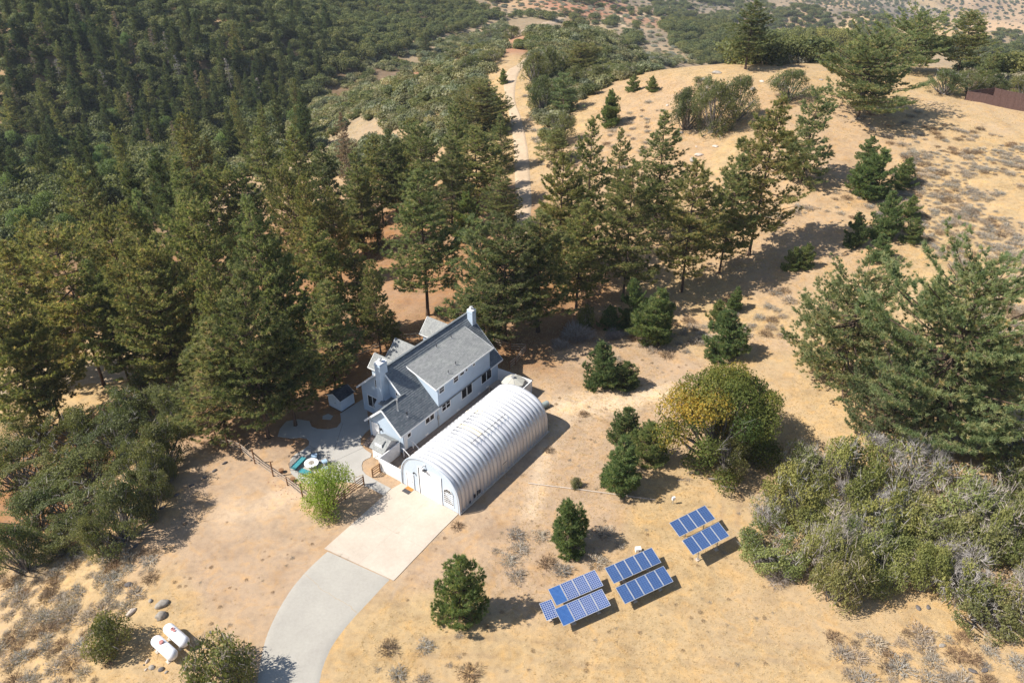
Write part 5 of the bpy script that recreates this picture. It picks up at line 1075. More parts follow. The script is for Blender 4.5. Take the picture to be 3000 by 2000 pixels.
board_fence('white board fence closing the gap behind the house and hangar', [(21.45, 11.1), (21.75, 6.1), (16.6, 5.9)])

# ------------------------------------------------------------------ umbrella behind the hangar
um = root('patio_umbrella', 'cream octagonal patio umbrella behind the hangar', 'umbrella', 20.0, 7.7)
MB().tube([(0, 0, 0), (0, 0, 2.75)], .035, M_galv, 8).build('pole', um)
mb = MB(); nseg = 8; RR = 1.5
for k in range(nseg):
    a, c = 2 * math.pi * k / nseg, 2 * math.pi * (k + 1) / nseg; p = (RR * math.cos(a), RR * math.sin(a), 2.1); q_ = (RR * math.cos(c), RR * math.sin(c), 2.1); m_ = ((p[0] + q_[0]) / 2 * .97, (p[1] + q_[1]) / 2 * .97, 2.14)
    mb.add([(0, 0, 2.72), p, m_, q_], [(0, 1, 2), (0, 2, 3)], M_canvas); mb.add([(0, 0, 2.70), p, m_, q_], [(0, 2, 1), (0, 3, 2)], M_canvas)
    mb.add([p, q_, (q_[0], q_[1], 1.98), (p[0], p[1], 1.98)], [(0, 1, 2, 3)], M_canvas)
mb.build('canopy', um); mb = MB()
for k in range(nseg): a = 2 * math.pi * k / nseg; mb.tube([(0, 0, 2.72), (RR * math.cos(a), RR * math.sin(a), 2.11)], .018, M_galv, 5)
mb.build('ribs', um); MB().tube([(0, 0, 2.70), (0, 0, 2.82)], [.28, .22], M_galv, 12).build('vent_cap', um)
mb = MB(); ut = root('slatted_screen', 'low grey slatted screen beside the umbrella', 'screen', 19.0, 9.5)
for k in range(9): MB().box((-.9 + k * .2, -.55, 1.35), (-.75 + k * .2, .55, 1.38), M_rail).build('slat', ut)
for a, c in ((-.85, -.5), (.85, -.5), (-.85, .5), (.85, .5)): MB().box((a - .04, c - .04, 0), (a + .04, c + .04, 1.34), M_rail).build('post', ut)
rl = root('tarp_roll', 'grey green rolled sheet lying behind the far end of the hangar', 'roll', 16.9, 3.9)
MB().tube([(0, 0, .38), (3.7, -.95, .38)], .38, M_roll, 16).build('roll', rl); MB().tube([(3.6, -.93, .38), (3.74, -.965, .38)], [.40, .40], M_galv, 16).tube([(3.74, -.965, .38), (3.77, -.97, .38)], [.28, .28], M_dark, 16).build('core', rl)

# ------------------------------------------------------------------ paving
def slab(name, pts_, z, m, thick=.12, holes=None):
    return MB().prism(pts_, 'z', z - thick, z, m).build(name, kind='structure')
def joined_slab(name, pts_, z, m, cat=None): return slab(name, pts_, z, m)
ap = [Wd(*p) for p in [(-.03, .2), (-.03, 8.05), (-1.35, 8.35), (-11.34, 7.89), (-10.25, -.33), (-3, .12)]]
mcc, t, b, o = mat('apron_concrete'); geo = N(t, 'ShaderNodeNewGeometry').outputs['Position']
c = ramp(t, noise(t, .35, 6, .6, geo), [(.3, (.46, .39, .32)), (.7, (.54, .47, .39))]); c = mixc(t, 1, c, ramp(t, noise(t, 3, 5, .7, geo), [(.3, (.93, .92, .91)), (.7, (1.04, 1.04, 1.04))]), 'MULTIPLY')
L(t, c, b.inputs['Base Color']); b.inputs['Roughness'].default_value = .95; b.inputs['Specular IOR Level'].default_value = .15
mdv, t, b, o = mat('driveway_concrete'); geo = N(t, 'ShaderNodeNewGeometry').outputs['Position']
c = ramp(t, noise(t, .22, 6, .6, geo), [(.3, (.345, .32, .285)), (.62, (.40, .375, .33)), (.8, (.44, .39, .32))])
wv = N(t, 'ShaderNodeTexVoronoi', Scale=.10, feature='DISTANCE_TO_EDGE'); mpv = N(t, 'ShaderNodeMapping'); L(t, geo, mpv.inputs[0]); nzc = N(t, 'ShaderNodeTexNoise', Scale=.6, Detail=5.0)
L(t, geo, nzc.inputs[0]); va = N(t, 'ShaderNodeVectorMath', operation='ADD'); L(t, geo, va.inputs[0]); L(t, nzc.outputs['Color'], va.inputs[1]); L(t, va.outputs[0], wv.inputs[0])
c = mixc(t, ramp(t, wv.outputs[0], [(0, (.7, .7, .7)), (.003, (0, 0, 0))]), c, (.40, .29, .17)); c = mixc(t, 1, c, ramp(t, noise(t, 4, 5, .7, geo), [(.3, (.93, .93, .92)), (.7, (1.05, 1.05, 1.05))]), 'MULTIPLY')
L(t, c, b.inputs['Base Color']); b.inputs['Roughness'].default_value = .95; b.inputs['Specular IOR Level'].default_value = .15
slab('concrete_apron', ap, .055, mcc)
mb = MB()
mj = simple('joint_dirt', (.38, .31, .25), 1, .2)
for a_, c_, w_ in [((-5.6, .02), (-5.9, 8.1), .018), ((-.1, 4.1), (-10.8, 3.8), .015), ((-10.27, -.3), (-11.33, 7.85), .05)]: mb.beam((*Wd(*a_), .056), (*Wd(*c_), .056), w_, .005, mj)
mb.build('apron_joints', kind='structure')
FF = lambda x, y: (x / 2352 * 3000, y / 2352 * 3000)
dl_ = [at(*FF(*p))[:2] for p in [(743,1262),(718,1284),(690,1312),(662,1345),(640,1380),(621,1415),(604,1455),(593,1495),(586,1535),(582,1568),(575,1640),(560,1760)]]
dr_ = [at(*FF(*p))[:2] for p in [(905,1335),(888,1352),(868,1374),(845,1398),(822,1422),(798,1450),(777,1478),(762,1505),(750,1535),(742,1568),(720,1640),(690,1760)]]
drape_strip('driveway', dl_, dr_, 60, 14, .04, mdv)
pat = [(-2.67,25.12),(-1.6,26.0),(-.2,26.5),(.9,25.7),(1.44,24.3),(.9,23.3),(1.0,22.4),(1.7,21.3),(2.55,20.76),(3.5,21.1),(4.25,21.9),(4.6,22.4),(7.2,22.3),(9.5,22.2),(9.5,20.7),(7.0,20.72),(7.0,20.2),(6.1,19.2),(5.2,18.2),(4.97,17.4),(3.7,17.3),(2.7,17.0),(2.0,16.3),(1.68,15.5),(1.6,14.9),(1.5,14.1),(1.0,13.75),(.5,13.95),(0,13.95),(-.54,13.6),(-1.1,12.9),(-1.33,12.15),(-1.36,10.1),(-1.32,8.42),(-2.55,8.36),(-2.61,10.65),(-3.0,12.1),(-3.7,13.6),(-5.0,15.0),(-6.1,16.1),(-6.25,17.3),(-6.0,18.9),(-5.5,19.8),(-4.6,20.7),(-3.7,21.0),(-2.6,20.9),(-1.6,21.0),(-1.1,21.5),(-.95,22.2),(-1.3,22.9),(-2.0,23.6)]
slab('patio', [Wd(*p) for p in pat], .05, M_patio)
mb = MB()
for a, c in [((-4.2, 17.2), (1.7, 15.6)), ((-1.6, 20.9), (-2.2, 12.6)), ((-.6, 17.9), (3.4, 20.7)), ((-6.1, 17.6), (-1.9, 16.6)), ((-2.6, 10.6), (-1.4, 10.4)), ((-2.4, 21.0), (1.6, 16.3))]: mb.beam((*Wd(*a), .051), (*Wd(*c), .051), .03, .006, M_dark)
mb.build('patio_joints', kind='structure')
M_bed = simple('bed_soil', (.40, .25, .155), 1, .15, 3); M_gap = simple('gap_soil', (.24, .185, .145), 1, .15, 2)
slab('gap_ground', [Wd(*p) for p in [(.15, 8.1), (16.5, 8.1), (16.5, 6.2), (21.7, 6.3), (21.4, 11.1), (.15, 11.25)]], .03, M_gap)
tag(MB().prism([(0, 0), (1.0, -.1), (1.15, .6), (.5, 1.0), (-.1, .6)], 'z', 0, .06, M_patio).build('flat_stone', None, (*Wd(2.6, 23.3), .03)), 'pale flat stone slab on the shaded soil left of the garden shed', 'stone')

# ------------------------------------------------------------------ rail fences
def rail_fence(label, posts, hts, rails=(.35, .75, 1.12), m=M_rail, pm=M_wood, pr=.085, name='rail_fence', gate=None):
    e = root(name, label, 'fence', world=(0, 0), rot=0); Pz = []
    for (x, y), h in zip(posts, hts):
        z = float(hz(x, y)); Pz.append((x, y, z)); MB().tube([(x, y, z - .2), (x, y, z + h - .04), (x, y, z + h)], [pr, pr * .95, pr * .6], pm, 8).build('post', e)
    for i in range(len(Pz) - 1):
        if gate and i in gate: continue
        a, c = Pz[i], Pz[i + 1]
        for r_ in rails: MB().beam((a[0], a[1] + .02, a[2] + r_), (c[0], c[1] + .02, c[2] + r_ + random.uniform(-.05, .03)), .045, .11, m).build('rail', e)
    return e
KK = s_(600, 1230, 5.2275); QQ = s_(1400, 940, 7.84)
yf = [at(*KK(*p))[:2] for p in ((195,365),(360,415),(565,490),(770,665),(1050,860),(1270,1000),(1500,1185),(1635,1260),(1875,1450))]
rail_fence('brown post and weathered rail fence along the lower side of the patio yard', yf, [2.0, 1.95, 1.25, 2.1, 2.1, 1.2, 2.1, 1.2, 1.25])
g2 = [Wd(-7.99, 11.08), Wd(-5.3, 11.24), Wd(-2.61, 11.15)]
rail_fence('short rail fence from the fence corner to the patio gate beside the green tree', g2, [1.2, 1.2, 1.25], (.3, .62, .95, 1.2), M_wood)
rail_fence('short three rail fence between the patio bed and the white fence', [Wd(-1.19, 11.24), Wd(-.08, 11.2)], [1.25, 1.25], (.3, .62, .92, 1.2), M_wood)
gt = root('patio_gate', 'pale new wooden gate frame standing open by the patio path', 'gate', -2.55, 11.2)
for a, c in [((0, 0, .1), (0, 0, 1.45)), ((-.9, .35, .1), (-.9, .35, 1.45)), ((0, 0, 1.43), (-.9, .35, 1.43)), ((0, 0, .12), (-.9, .35, .12))]: MB().beam(a, c, .06, .07, M_railpale).build('frame_board', gt)
bf = [at(*QQ(*p))[:2] for p in ((-160,470),(150,500),(370,565),(745,690),(1115,700),(865,1005),(730,1110))]
rail_fence('rail fence running round the far right corner of the house yard', bf, [1.25] * 7, (.35, .75, 1.1), M_rail)
RR_ = s_(930, 900, 8.71)
bl = [at(*p)[:2] for p in ((1034.5,1053.8),(1130.3,1014.8),(1180.2,996.5),(1230.9,995),(1290,985))]
rail_fence('thin rail fence behind the back dormers of the house', bl, [1.3] * 5, (.6, 1.1), M_rail, pr=.06)
# brown panel fence on the far right
mb = None; bfe = root('brown_fence', 'dark brown metal panel fence at the right edge on the hill', 'fence', world=(0, 0), rot=0)
def hitp(px, py): x, y, z = hit(px, py); return Vector((x, y, z))
ZF = s_(2750, 230, 9.408)
def panel_run(a, c, n, h, corr=True):
    for k in range(n):
        p = a.lerp(c, k / n); q_ = a.lerp(c, (k + 1) / n - .004); pz = float(hz(p.x, p.y)); qz = float(hz(q_.x, q_.y)); p = Vector((p.x, p.y, pz - .05)); q_ = Vector((q_.x, q_.y, qz - .05)); mb = MB()
        d = (q_ - p); nn = Vector((d.y, -d.x, 0)).normalized(); st = 9
        for j in range(st):
            s0, s1 = j / st, (j + .8) / st; off = nn * .03
            x0 = p + d * s0; x1 = p + d * s1; mb.add([x0 + off, x1 + off, x1 + off + Vector((0, 0, h)), x0 + off + Vector((0, 0, h)), x0 - off, x1 - off, x1 - off + Vector((0, 0, h)), x0 - off + Vector((0, 0, h))], [(0, 1, 2, 3), (7, 6, 5, 4), (0, 3, 7, 4), (1, 5, 6, 2), (3, 2, 6, 7)], M_brownfence)
        x0, x1 = p, q_; mb.add([x0, x1, x1 + Vector((0, 0, h)), x0 + Vector((0, 0, h))], [(0, 1, 2, 3)], M_brownfence)
        mb.build('fence_panel', bfe); MB().beam(tuple(p), tuple(p + Vector((0, 0, h + .12))), .12, .12, M_brownfence).build('post', bfe)
A_ = hitp(*ZF(715, 590)); B_ = hitp(*ZF(2340, 910)); dirf = (B_ - A_); B_ = A_ + dirf * 1.5
C_ = hitp(*ZF(1480, 500)); panel_run(A_, B_, 13, 1.9); panel_run(C_, C_ + dirf * 1.2, 10, 1.9); panel_run(A_, C_, 4, 1.9)

# ------------------------------------------------------------------ patio furniture
def sofa_frame(mb, L_, D_, back=True):
    for x in (0, L_):
        mb.tube([(x, 0, 0), (x, 0, .62), (x, D_, .62), (x, D_, 0)], .025, M_dark, 6)
    mb.tube([(0, 0, .3), (L_, 0, .3)], .02, M_dark, 6).tube([(0, D_, .3), (L_, D_, .3)], .02, M_dark, 6)
    if back:
        for k in range(5): mb.beam((0, D_ + .02 + k * .03, .42 + k * .11), (L_, D_ + .02 + k * .03, .42 + k * .11), .02, .045, M_dark)
def seat(name, label, cat, world, rot, L_, D_, cush, n, back=True):
    e = root(name, label, cat, world=world, rot=rot, z=.05); mb = MB(); sofa_frame(mb, L_, D_, back); mb.build('frame', e)
    for k in range(n): MB().box((.04 + k * (L_ - .08) / n, .03, .30), (.04 + (k + 1) * (L_ - .08) / n - .02, D_ - .04, .46), cush).build('cushion', e, bevel=.04)
    return e
GG = s_(820, 1200, 4.9)
P_ = lambda x, y, z=.3: tuple(at(*GG(x, y), z)[:2])
a, c = P_(205, 850), P_(360, 690); ang = math.atan2(c[1] - a[1], c[0] - a[0])
seat('outdoor_sofa', 'teal cushioned metal outdoor sofa with slatted back on the patio', 'sofa', P_(225, 872), ang, 2.1, .75, M_teal, 2)
a, c = P_(250, 905), P_(410, 960); ang2 = math.atan2(c[1] - a[1], c[0] - a[0]); seat('outdoor_bench', 'teal cushioned low bench at right angles to the outdoor sofa', 'bench', P_(262, 905), ang2, 1.5, .70, M_teal, 2, False)
ft = root('fire_table', 'round white fire pit table with grey centre among the patio chairs', 'table', world=P_(455, 782), rot=0, z=.05)
MB().tube([(0, 0, 0), (0, 0, .42)], [.45, .40], M_rockpale, 24).build('base', ft); MB().tube([(0, 0, .42), (0, 0, .50)], .78, M_white, 36).build('table_top', ft, bevel=0); MB().tube([(0, 0, .50), (0, 0, .515)], .34, M_rock, 24).build('fire_bowl', ft)
seat('patio_chair', 'patio chair with dark slatted back and pale blue cushion above the fire table', 'chair', P_(440, 700), .05, .75, .7, M_blue, 1)
seat('patio_chair', 'patio chair with pale blue cushion right of the fire table, round back turned away', 'chair', P_(590, 740), math.radians(-60), .7, .65, M_blue, 1)
seat('patio_chair', 'pale blue cushioned chair half under the green tree', 'chair', P_(610, 830), math.radians(-80), .7, .65, M_blue, 1)
for px, py, lab in ((25, 885, 'round brown planter pot behind the fence, left one'), (190, 1012, 'round brown planter pot behind the fence, right one by the tall post')):
    e = root('planter_pot', lab, 'pot', world=P_(px, py + 10, 0), rot=0); MB().tube([(0, 0, 0), (0, 0, .38), (0, 0, .40), (0, 0, .33)], [.20, .28, .25, .24], M_wood, 16).build('pot', e); MB().tube([(0, 0, .30), (0, 0, .33)], .235, M_gap, 16).build('soil', e)

# ------------------------------------------------------------------ propane tanks
def tank(label, a, c, lid):
    e = root('propane_tank', label, 'tank', world=((a[0] + c[0]) / 2, (a[1] + c[1]) / 2), rot=math.atan2(c[1] - a[1], c[0] - a[0]), z=float(hz(a[0], a[1])), group='propane tanks'); Lh = math.hypot(a[0] - c[0], a[1] - c[1]) / 2; r = .50
    pts_ = []; rs = []
    for k in range(9): th = math.pi / 2 * k / 8; pts_.append((-Lh - r * .95 * math.cos(th), 0, .85)); rs.append(max(.02, r * math.sin(th)))
    for k in range(9): th = math.pi / 2 * k / 8; pts_.append((Lh + r * .95 * math.sin(th), 0, .85)); rs.append(max(.02, r * math.cos(th)))
    MB().tube(pts_, rs, M_tank, 28).build('tank_body', e, smooth=True)
    for x in (-Lh * .75, Lh * .75):
        MB().box((x - .08, -.38, -.1), (x + .08, .38, .42), M_tank).build('support_leg', e); MB().box((x - .2, -.5, -.12), (x + .2, .5, .08), M_rockpale).build('footing', e)
    if lid: MB().tube([(-.25, 0, 1.28), (-.25, 0, 1.44), (-.25, 0, 1.48)], [.21, .21, .17], M_pink, 16).build('valve_cover', e)
    else: MB().tube([(-.4, 0, 1.28), (-.4, 0, 1.42)], .16, M_pink, 14).box((-.3, -.09, 1.28), (-.05, .09, 1.39), M_pink).tube([(-.08, 0, 1.28), (-.08, 0, 1.42)], .11, M_pink, 12).tube([(-.4, .0, 1.42), (-.4, 0, 1.46)], .05, M_dark, 8).build('valve_cover', e)
    MB().box((Lh * .3, -.05, 1.32), (Lh * .42, .05, 1.39), M_tank).build('lifting_lug', e)
TT = s_(0, 1100, 1.7422)
P7 = lambda x, y, z: at(*TT(x, y), z)
tank('white propane tank farther from the camera with an oblong pink valve cover', at(496, 1842, .7), at(538, 1879, .7), False)
tank('white propane tank nearer the camera with a round pink valve lid', at(460, 1877, .7), at(503, 1916, .7), True)

# ------------------------------------------------------------------ solar arrays
def cellmat(name, base, base2, nx, ny, line, lw, busy):
    m, t, b, o = mat(name); uv = N(t, 'ShaderNodeAttribute', attribute_name='cell'); sep = N(t, 'ShaderNodeSeparateXYZ'); L(t, uv.outputs['Vector'], sep.inputs[0])
    def grid(s, n):
        f = math_(t, 'FRACT', math_(t, 'MULTIPLY', s, n)); e = math_(t, 'ABSOLUTE', math_(t, 'SUBTRACT', f, .5)); return math_(t, 'GREATER_THAN', e, .5 - lw)
    g = math_(t, 'MAXIMUM', grid(sep.outputs[0], nx), grid(sep.outputs[1], ny)) if ny else grid(sep.outputs[0], nx)
    vo = N(t, 'ShaderNodeTexVoronoi', Scale=busy); L(t, uv.outputs['Vector'], vo.inputs[0]); s2 = N(t, 'ShaderNodeSeparateColor'); L(t, vo.outputs['Color'], s2.inputs[0])
    c = ramp(t, s2.outputs[0], [(0, base), (1, base2)]); oi = N(t, 'ShaderNodeObjectInfo'); c = mixc(t, 1, c, ramp(t, oi.outputs['Random'], [(0, (.88, .9, .92)), (1, (1.1, 1.08, 1.05))]), 'MULTIPLY')
    L(t, mixc(t, g, c, line), b.inputs['Base Color']); b.inputs['Roughness'].default_value = .32; b.inputs['Specular IOR Level'].default_value = .6; b.inputs['Coat Weight'].default_value = .15; b.inputs['Coat Roughness'].default_value = .15; return m
M_cellB = cellmat('blue_polycrystal_cells', (.022, .052, .15), (.06, .12, .28), 4, 9, (.16, .24, .42), .035, 30)
M_cellA = cellmat('gridded_cells', (.014, .045, .17), (.030, .075, .26), 6, 9, (.50, .55, .66), .07, 12)
M_cellL = cellmat('lined_cells', (.022, .085, .26), (.040, .12, .33), 14, 0, (.10, .17, .36), .10, 8)
def solar(name, label, rows, zb, px0, px1):
    e = None
    for (bl_, br_, n, mats_) in rows:
        p = Vector(at(*bl_, zb)); q_ = Vector(at(*br_, zb)); 
        if e is None: e = root(name, label, 'solar panels', world=(p.x, p.y), rot=math.atan2(q_.y - p.y, q_.x - p.x)); org = p.copy(); rot = math.atan2(q_.y - p.y, q_.x - p.x); gz = float(hz(p.x, p.y))
        dx, dy = p.x - org.x, p.y - org.y; c, s = math.cos(rot), math.sin(rot); lx, ly = dx * c + dy * s, -dx * s + dy * c; Lw = (q_ - p).length; w = Lw / n; T = math.radians(17.5); D_ = 1.66
        for k in range(n):
            mb = MB(); x0, x1 = .018, w - .018; g = .035
            mb.box((x0, 0, -.02), (x1, g, .02), M_alu).box((x0, D_ - g, -.02), (x1, D_, .02), M_alu).box((x0, g, -.02), (x0 + g, D_ - g, .02), M_alu).box((x1 - g, g, -.02), (x1, D_ - g, .02), M_alu)
            fo = mb.build('solar_panel', e, (lx + k * w, ly, zb), (T, 0, 0))
            me = npmesh('cell_glass', np.array([(x0 + g, g, .012), (x1 - g, g, .012), (x1 - g, D_ - g, .012), (x0 + g, D_ - g, .012)], float), np.array([[0, 1, 2, 3]]), [mats_[min(k, len(mats_) - 1)]])
            at2 = me.attributes.new('cell', 'FLOAT_VECTOR', 'POINT'); at2.data.foreach_set('vector', np.array([0, 0, 0, 1, 0, 0, 1, 1, 0, 0, 1, 0], np.float32)); link('cell_glass', me, fo)
        for yy in (.35, 1.3): MB().box((lx, ly + yy * math.cos(T) - .02, zb + yy * math.sin(T) - .09), (lx + Lw, ly + yy * math.cos(T) + .03, zb + yy * math.sin(T) - .03), M_galv).build('rack_beam', e)
        lower = len(rows) == 1 or (bl_, br_, n, mats_) == rows[-1]
        for xx in ((.28 * Lw, .80 * Lw) if n > 1 else (.5 * Lw,)):
            y0 = ly + .5 * math.cos(T); z0 = zb + .5 * math.sin(T) - .05
            MB().tube([(lx + xx, y0, 0), (lx + xx, y0, z0)], .05, M_galv, 8).build('support_leg', e); MB().box((lx + xx - .18, y0 - .18, -.1), (lx + xx + .18, y0 + .18, .12), M_rockpale).build('footing', e)
            MB().tube([(lx + xx, y0 + .9, .1), (lx + xx, y0 + .55, z0 + .15)], .03, M_galv, 6).build('brace', e)
    return e
SS = s_(1550, 1400, 3.135)
solar('solar_array', 'rightmost solar array, two rows of four blue panels on posts', [(SS(1380, 540), SS(1712, 372), 4, [M_cellB]), (SS(1503, 707), SS(1838, 527), 4, [M_cellB])], 1.85, 0, 0)
solar('solar_array', 'middle solar array, two rows of five blue panels on posts', [(SS(778, 970), SS(1215, 772), 5, [M_cellB]), (SS(880, 1157), SS(1322, 942), 5, [M_cellB])], 1.0, 0, 0)
solar('solar_array', 'leftmost solar array, two rows of four gridded panels with a plainer first panel', [(SS(250, 1172), SS(685, 985), 4, [M_cellL, M_cellA]), (SS(313, 1360), SS(768, 1187), 4, [M_cellL, M_cellA])], 0.95, 0, 0)
solar('solar_array', 'single gridded solar panel standing left of the leftmost array', [(SS(160, 1310), SS(278, 1266), 1, [M_cellA])], .75, 0, 0)
e = root('control_box', 'white control box on a short post right of the pale pole', 'box', world=tuple(at(*SS(1320, 235))[:2]), rot=.3); MB().tube([(0, 0, 0), (0, 0, .6)], .035, M_galv, 8).build('post', e); MB().box((-.16, -.1, .55), (.16, .1, .95), M_white).build('cabinet', e, bevel=.01)
e = root('utility_box', 'pale utility box behind the middle solar array', 'box', world=tuple(at(*SS(1000, 668))[:2]), rot=.1); MB().box((-.28, -.22, 0), (.28, .22, .42), M_white).build('cabinet', e, bevel=.015); MB().box((.02, -.235, .12), (.18, -.22, .3), M_dark).build('vent', e)
p0 = at(*SS(-8, 50)); p1 = at(*SS(1055, 188)); tag(MB().tube([(p0[0], p0[1], .07), ((p0[0] + p1[0]) / 2, (p0[1] + p1[1]) / 2 + .05, .08), (p1[0], p1[1], .07), (p1[0] + 1.2, p1[1] - .25, .10)], [.06, .055, .045, .02], M_rockpale, 8).build('fallen_pole'), 'long pale wooden pole lying on the ground behind the solar panels', 'pole')

# ------------------------------------------------------------------ rocks
def rock(world, sx, sy, sz, m, name, label, seed, group=None, zoff=0):
    sx, sy, sz = sx * .66, sy * .66, sz * .66
    import bmesh
    bm = bmesh.new(); bmesh.ops.create_icosphere(bm, subdivisions=3, radius=1); g = np.random.default_rng(seed); o1 = g.uniform(0, 50)
    for v in bm.verts:
        n = float(fbm(np.array([v.co.x * 1.1 + o1]), np.array([v.co.y * 1.1 + v.co.z + o1]), seed, 3)[0]); v.co *= 1 + .28 * n; v.co.x *= sx; v.co.y *= sy; v.co.z = max(v.co.z * sz, -.3 * sz)
    me = bpy.data.meshes.new(name); bm.to_mesh(me); bm.free(); me.materials.append(m); me.polygons.foreach_set('use_smooth', np.ones(len(me.polygons), bool))
    o = link(name, me, loc=(world[0], world[1], float(hz(*world)) + zoff + sz * .2), rot=(0, 0, g.uniform(0, 6.28))); tag(o, label, 'rock', group); return o
TP = lambda x, y: tuple(hit(*TT(x, y))[:2])
rk = rock(TP(828, 1168), 1.0, .62, .55, M_rock, 'boulder', 'smooth oblong grey boulder above the propane tanks', 1); rk.rotation_euler.z = .6
rk = rock(TP(825, 1228), .85, .6, .6, M_rock, 'boulder', 'rough grey boulder touching the oblong one, just above the tanks', 2); rk.rotation_euler.z = .9
rk = rock(TP(670, 1208), .75, .42, .4, M_rockpale, 'boulder', 'pale boulder left of the oblong boulder pair', 3); rk.rotation_euler.z = 1.1
rock(TP(658, 1068), .55, .4, .35, M_rockdark, 'boulder', 'dark stone alone above the pale boulder', 4); rock(TP(770, 1150), .32, .28, .28, M_rock, 'stone', 'small stone just left of the oblong boulder', 5)
rock(TP(1075, 1310), .24, .22, .2, M_rockdark, 'stone', 'small dark stone between the tanks and the driveway, left one', 6); rock(TP(1138, 1320), .2, .28, .15, M_rockdark, 'stone', 'small dark stone between the tanks and the driveway, right one', 7)
rk = rock(TP(752, 1458), .18, .4, .2, M_rockpale, 'stone', 'slim white stone below the nearer tank', 8); rk.rotation_euler.z = -.2
for i, (p, s) in enumerate([((775, 1490), .45), ((825, 1498), .40), ((745, 1500), .2), ((850, 1512), .26), ((735, 1475), .16)]): rock(TP(*p), s, s * .75, s * .6, (M_rock, M_rockdark, M_rockpale)[i % 3], 'stone', 'stone in the little pile below the nearer propane tank', 20 + i, 'stone pile below the tanks')
for i, p in enumerate([(1148,447),(1097,485),(1045,520),(978,560),(902,610),(830,675),(768,740),(720,806),(692,870)]):
    o = rock(TP(*p), .50, .24, .24, M_rockdark, 'border_stone', 'dark block in the spaced row marking the left edge of the yard', 40 + i, 'blocks along the left edge of the yard'); o.rotation_euler.z = .8 + .1 * math.sin(i)
rock(TP(765, 640), .4, .3, .2, M_rock, 'stone', 'flat grey stone just beyond the row of dark blocks', 60)
for i, (px, py, s, m) in enumerate([(2048,455,1.3,M_rockpale),(2030,470,1.5,M_rock),(2095,430,1.0,M_rockpale),(2060,235,1.6,M_rock),(2100,215,1.8,M_rock),(1995,390,1.0,M_rock),(2205,262,1.4,M_rockpale),(2232,240,1.2,M_rockpale),(1955,310,.9,M_rockpale),(2690,1780,.5,M_rockdark),(2720,1778,.45,M_rockdark),(2850,1965,.55,M_rockdark),(2885,1962,.5,M_rockdark),(2760,1890,.5,M_rock),(2040,430,.5,M_rockpale),(2405,235,.8,M_rock)]):
    x, y, z = hit(px, py); rock((x, y), s, s * .6, s * .4, m, 'boulder', 'grey rock outcrop lying in the dry grass of the slope', 80 + i, 'rocks in the dry grass')
g3 = np.random.default_rng(8)
for i in range(60):
    s = g3.uniform(0, 1); x = yf[4][0] * (1 - s) + yf[8][0] * s + g3.normal(0, .3) - .35; y = yf[4][1] * (1 - s) + yf[8][1] * s - .55 + g3.normal(0, .3); w = g3.uniform(.04, .13); rock((x, y), w, w * .7, w * .6, M_rockred, 'stone', 'small reddish stone along the foot of the yard fence', 200 + i, 'stones at the foot of the yard fence')
#@PART5
# ------------------------------------------------------------------ dry shrubs, nearest one by one
def shrub_at(px, py, wpx, meshes, name, label, group, hgt=1.0, cat='shrub'):
    x, y, z = hit(px, py); d = proj(x, y, z)[2]; r = wpx / 2 * d / F; o = link(name, random.choice(meshes), loc=(x, y, z - .03), rot=(0, 0, random.uniform(0, 6.28)), scl=(r / .5, r / .5, r / .5 * hgt)); tag(o, label, cat, group); return o
for px, py, w, lab in [(1340,1543,48,'red brown dry bush at the front corner of the apron'),(1610,1320,40,'tan dry tuft on the bare ground right of the hangar'),(1710,1215,40,'yellowish dry tuft right of the hangar far end')]:
    shrub_at(px, py, w, DRYB, 'dry_bush', lab, None, .8)
for px, py, w, lab in [(2285,1675,130,'large grey twiggy bush at the lower left of the thicket'),(1690,985,110,'grey brown leafless bush behind the rail fence corner'),(1640,1015,60,'sparse leafless bush by the rail fence corner'),(2235,1640,70,'small grey twiggy bush at the left of the large one'),(1800,985,60,'leafless bush at the foot of the three young pines')]:
    x, y, z = hit(px, py); r = w / 2 * proj(x, y, z)[2] / F; o = link('bare_bush', random.choice(SAGEB), loc=(x, y, z), scl=(r / 1.5,) * 3); tag(o, lab, 'shrub')
for i, (px, py, w) in enumerate([(2510,1635,190),(2600,1520,130),(2480,1490,120),(2440,1400,130),(2330,1500,110),(2760,1660,150),(2870,1600,130),(2380,1560,110),(2560,1330,100),(2690,1690,110),(2800,1340,120),(2960,1300,120)]):
    x, y, z = hit(px, py); r = w / 2 * proj(x, y, z)[2] / F; o = link('dead_branches', random.choice(SAGEB), loc=(x, y, z + 1.5), rot=(.4, 0, i), scl=(r / 1.5,) * 3); tag(o, 'silvery dead branches sticking out of the right hand thicket', 'branches', 'dead branches in the thicket')
for i, (px, py, w) in enumerate([(2030,1385,70),(2000,1405,60)]):
    x, y, z = hit(px, py); mb = MB()
    for k in range(14): a = random.uniform(-.5, .5); Lk = random.uniform(.5, 1.6); mb.tube([(random.uniform(-.8, .8), random.uniform(-.2, .2), .05), (random.uniform(-.2, 1.2), a * Lk, random.uniform(.1, .35))], [.03, .008], M_greybark, 4)
    tag(mb.build('fallen_branches', loc=(x, y, z)), ('bleached fallen branches below the golden green oak, upper bunch', 'bleached fallen branches below the golden green oak, lower bunch')[i], 'branches')
SG = []
SG += scatter([(0,1640),(250,1560),(420,1480),(470,1700),(360,1830),(300,2000),(0,2000)], 150, .85, 31)
SG += scatter([(2420,1850),(2980,1830),(3000,2000),(2480,2000)], 34, 1.0, 32)
SG += scatter([(1400,1560),(1800,1560),(1860,1640),(1500,1720),(1400,1640)], 12, 1.6, 33)
SG += scatter([(2640,450),(3000,420),(3000,1200),(2860,1000),(2800,800),(2700,700),(2550,650),(2640,560)], 640, 1.0, 34)
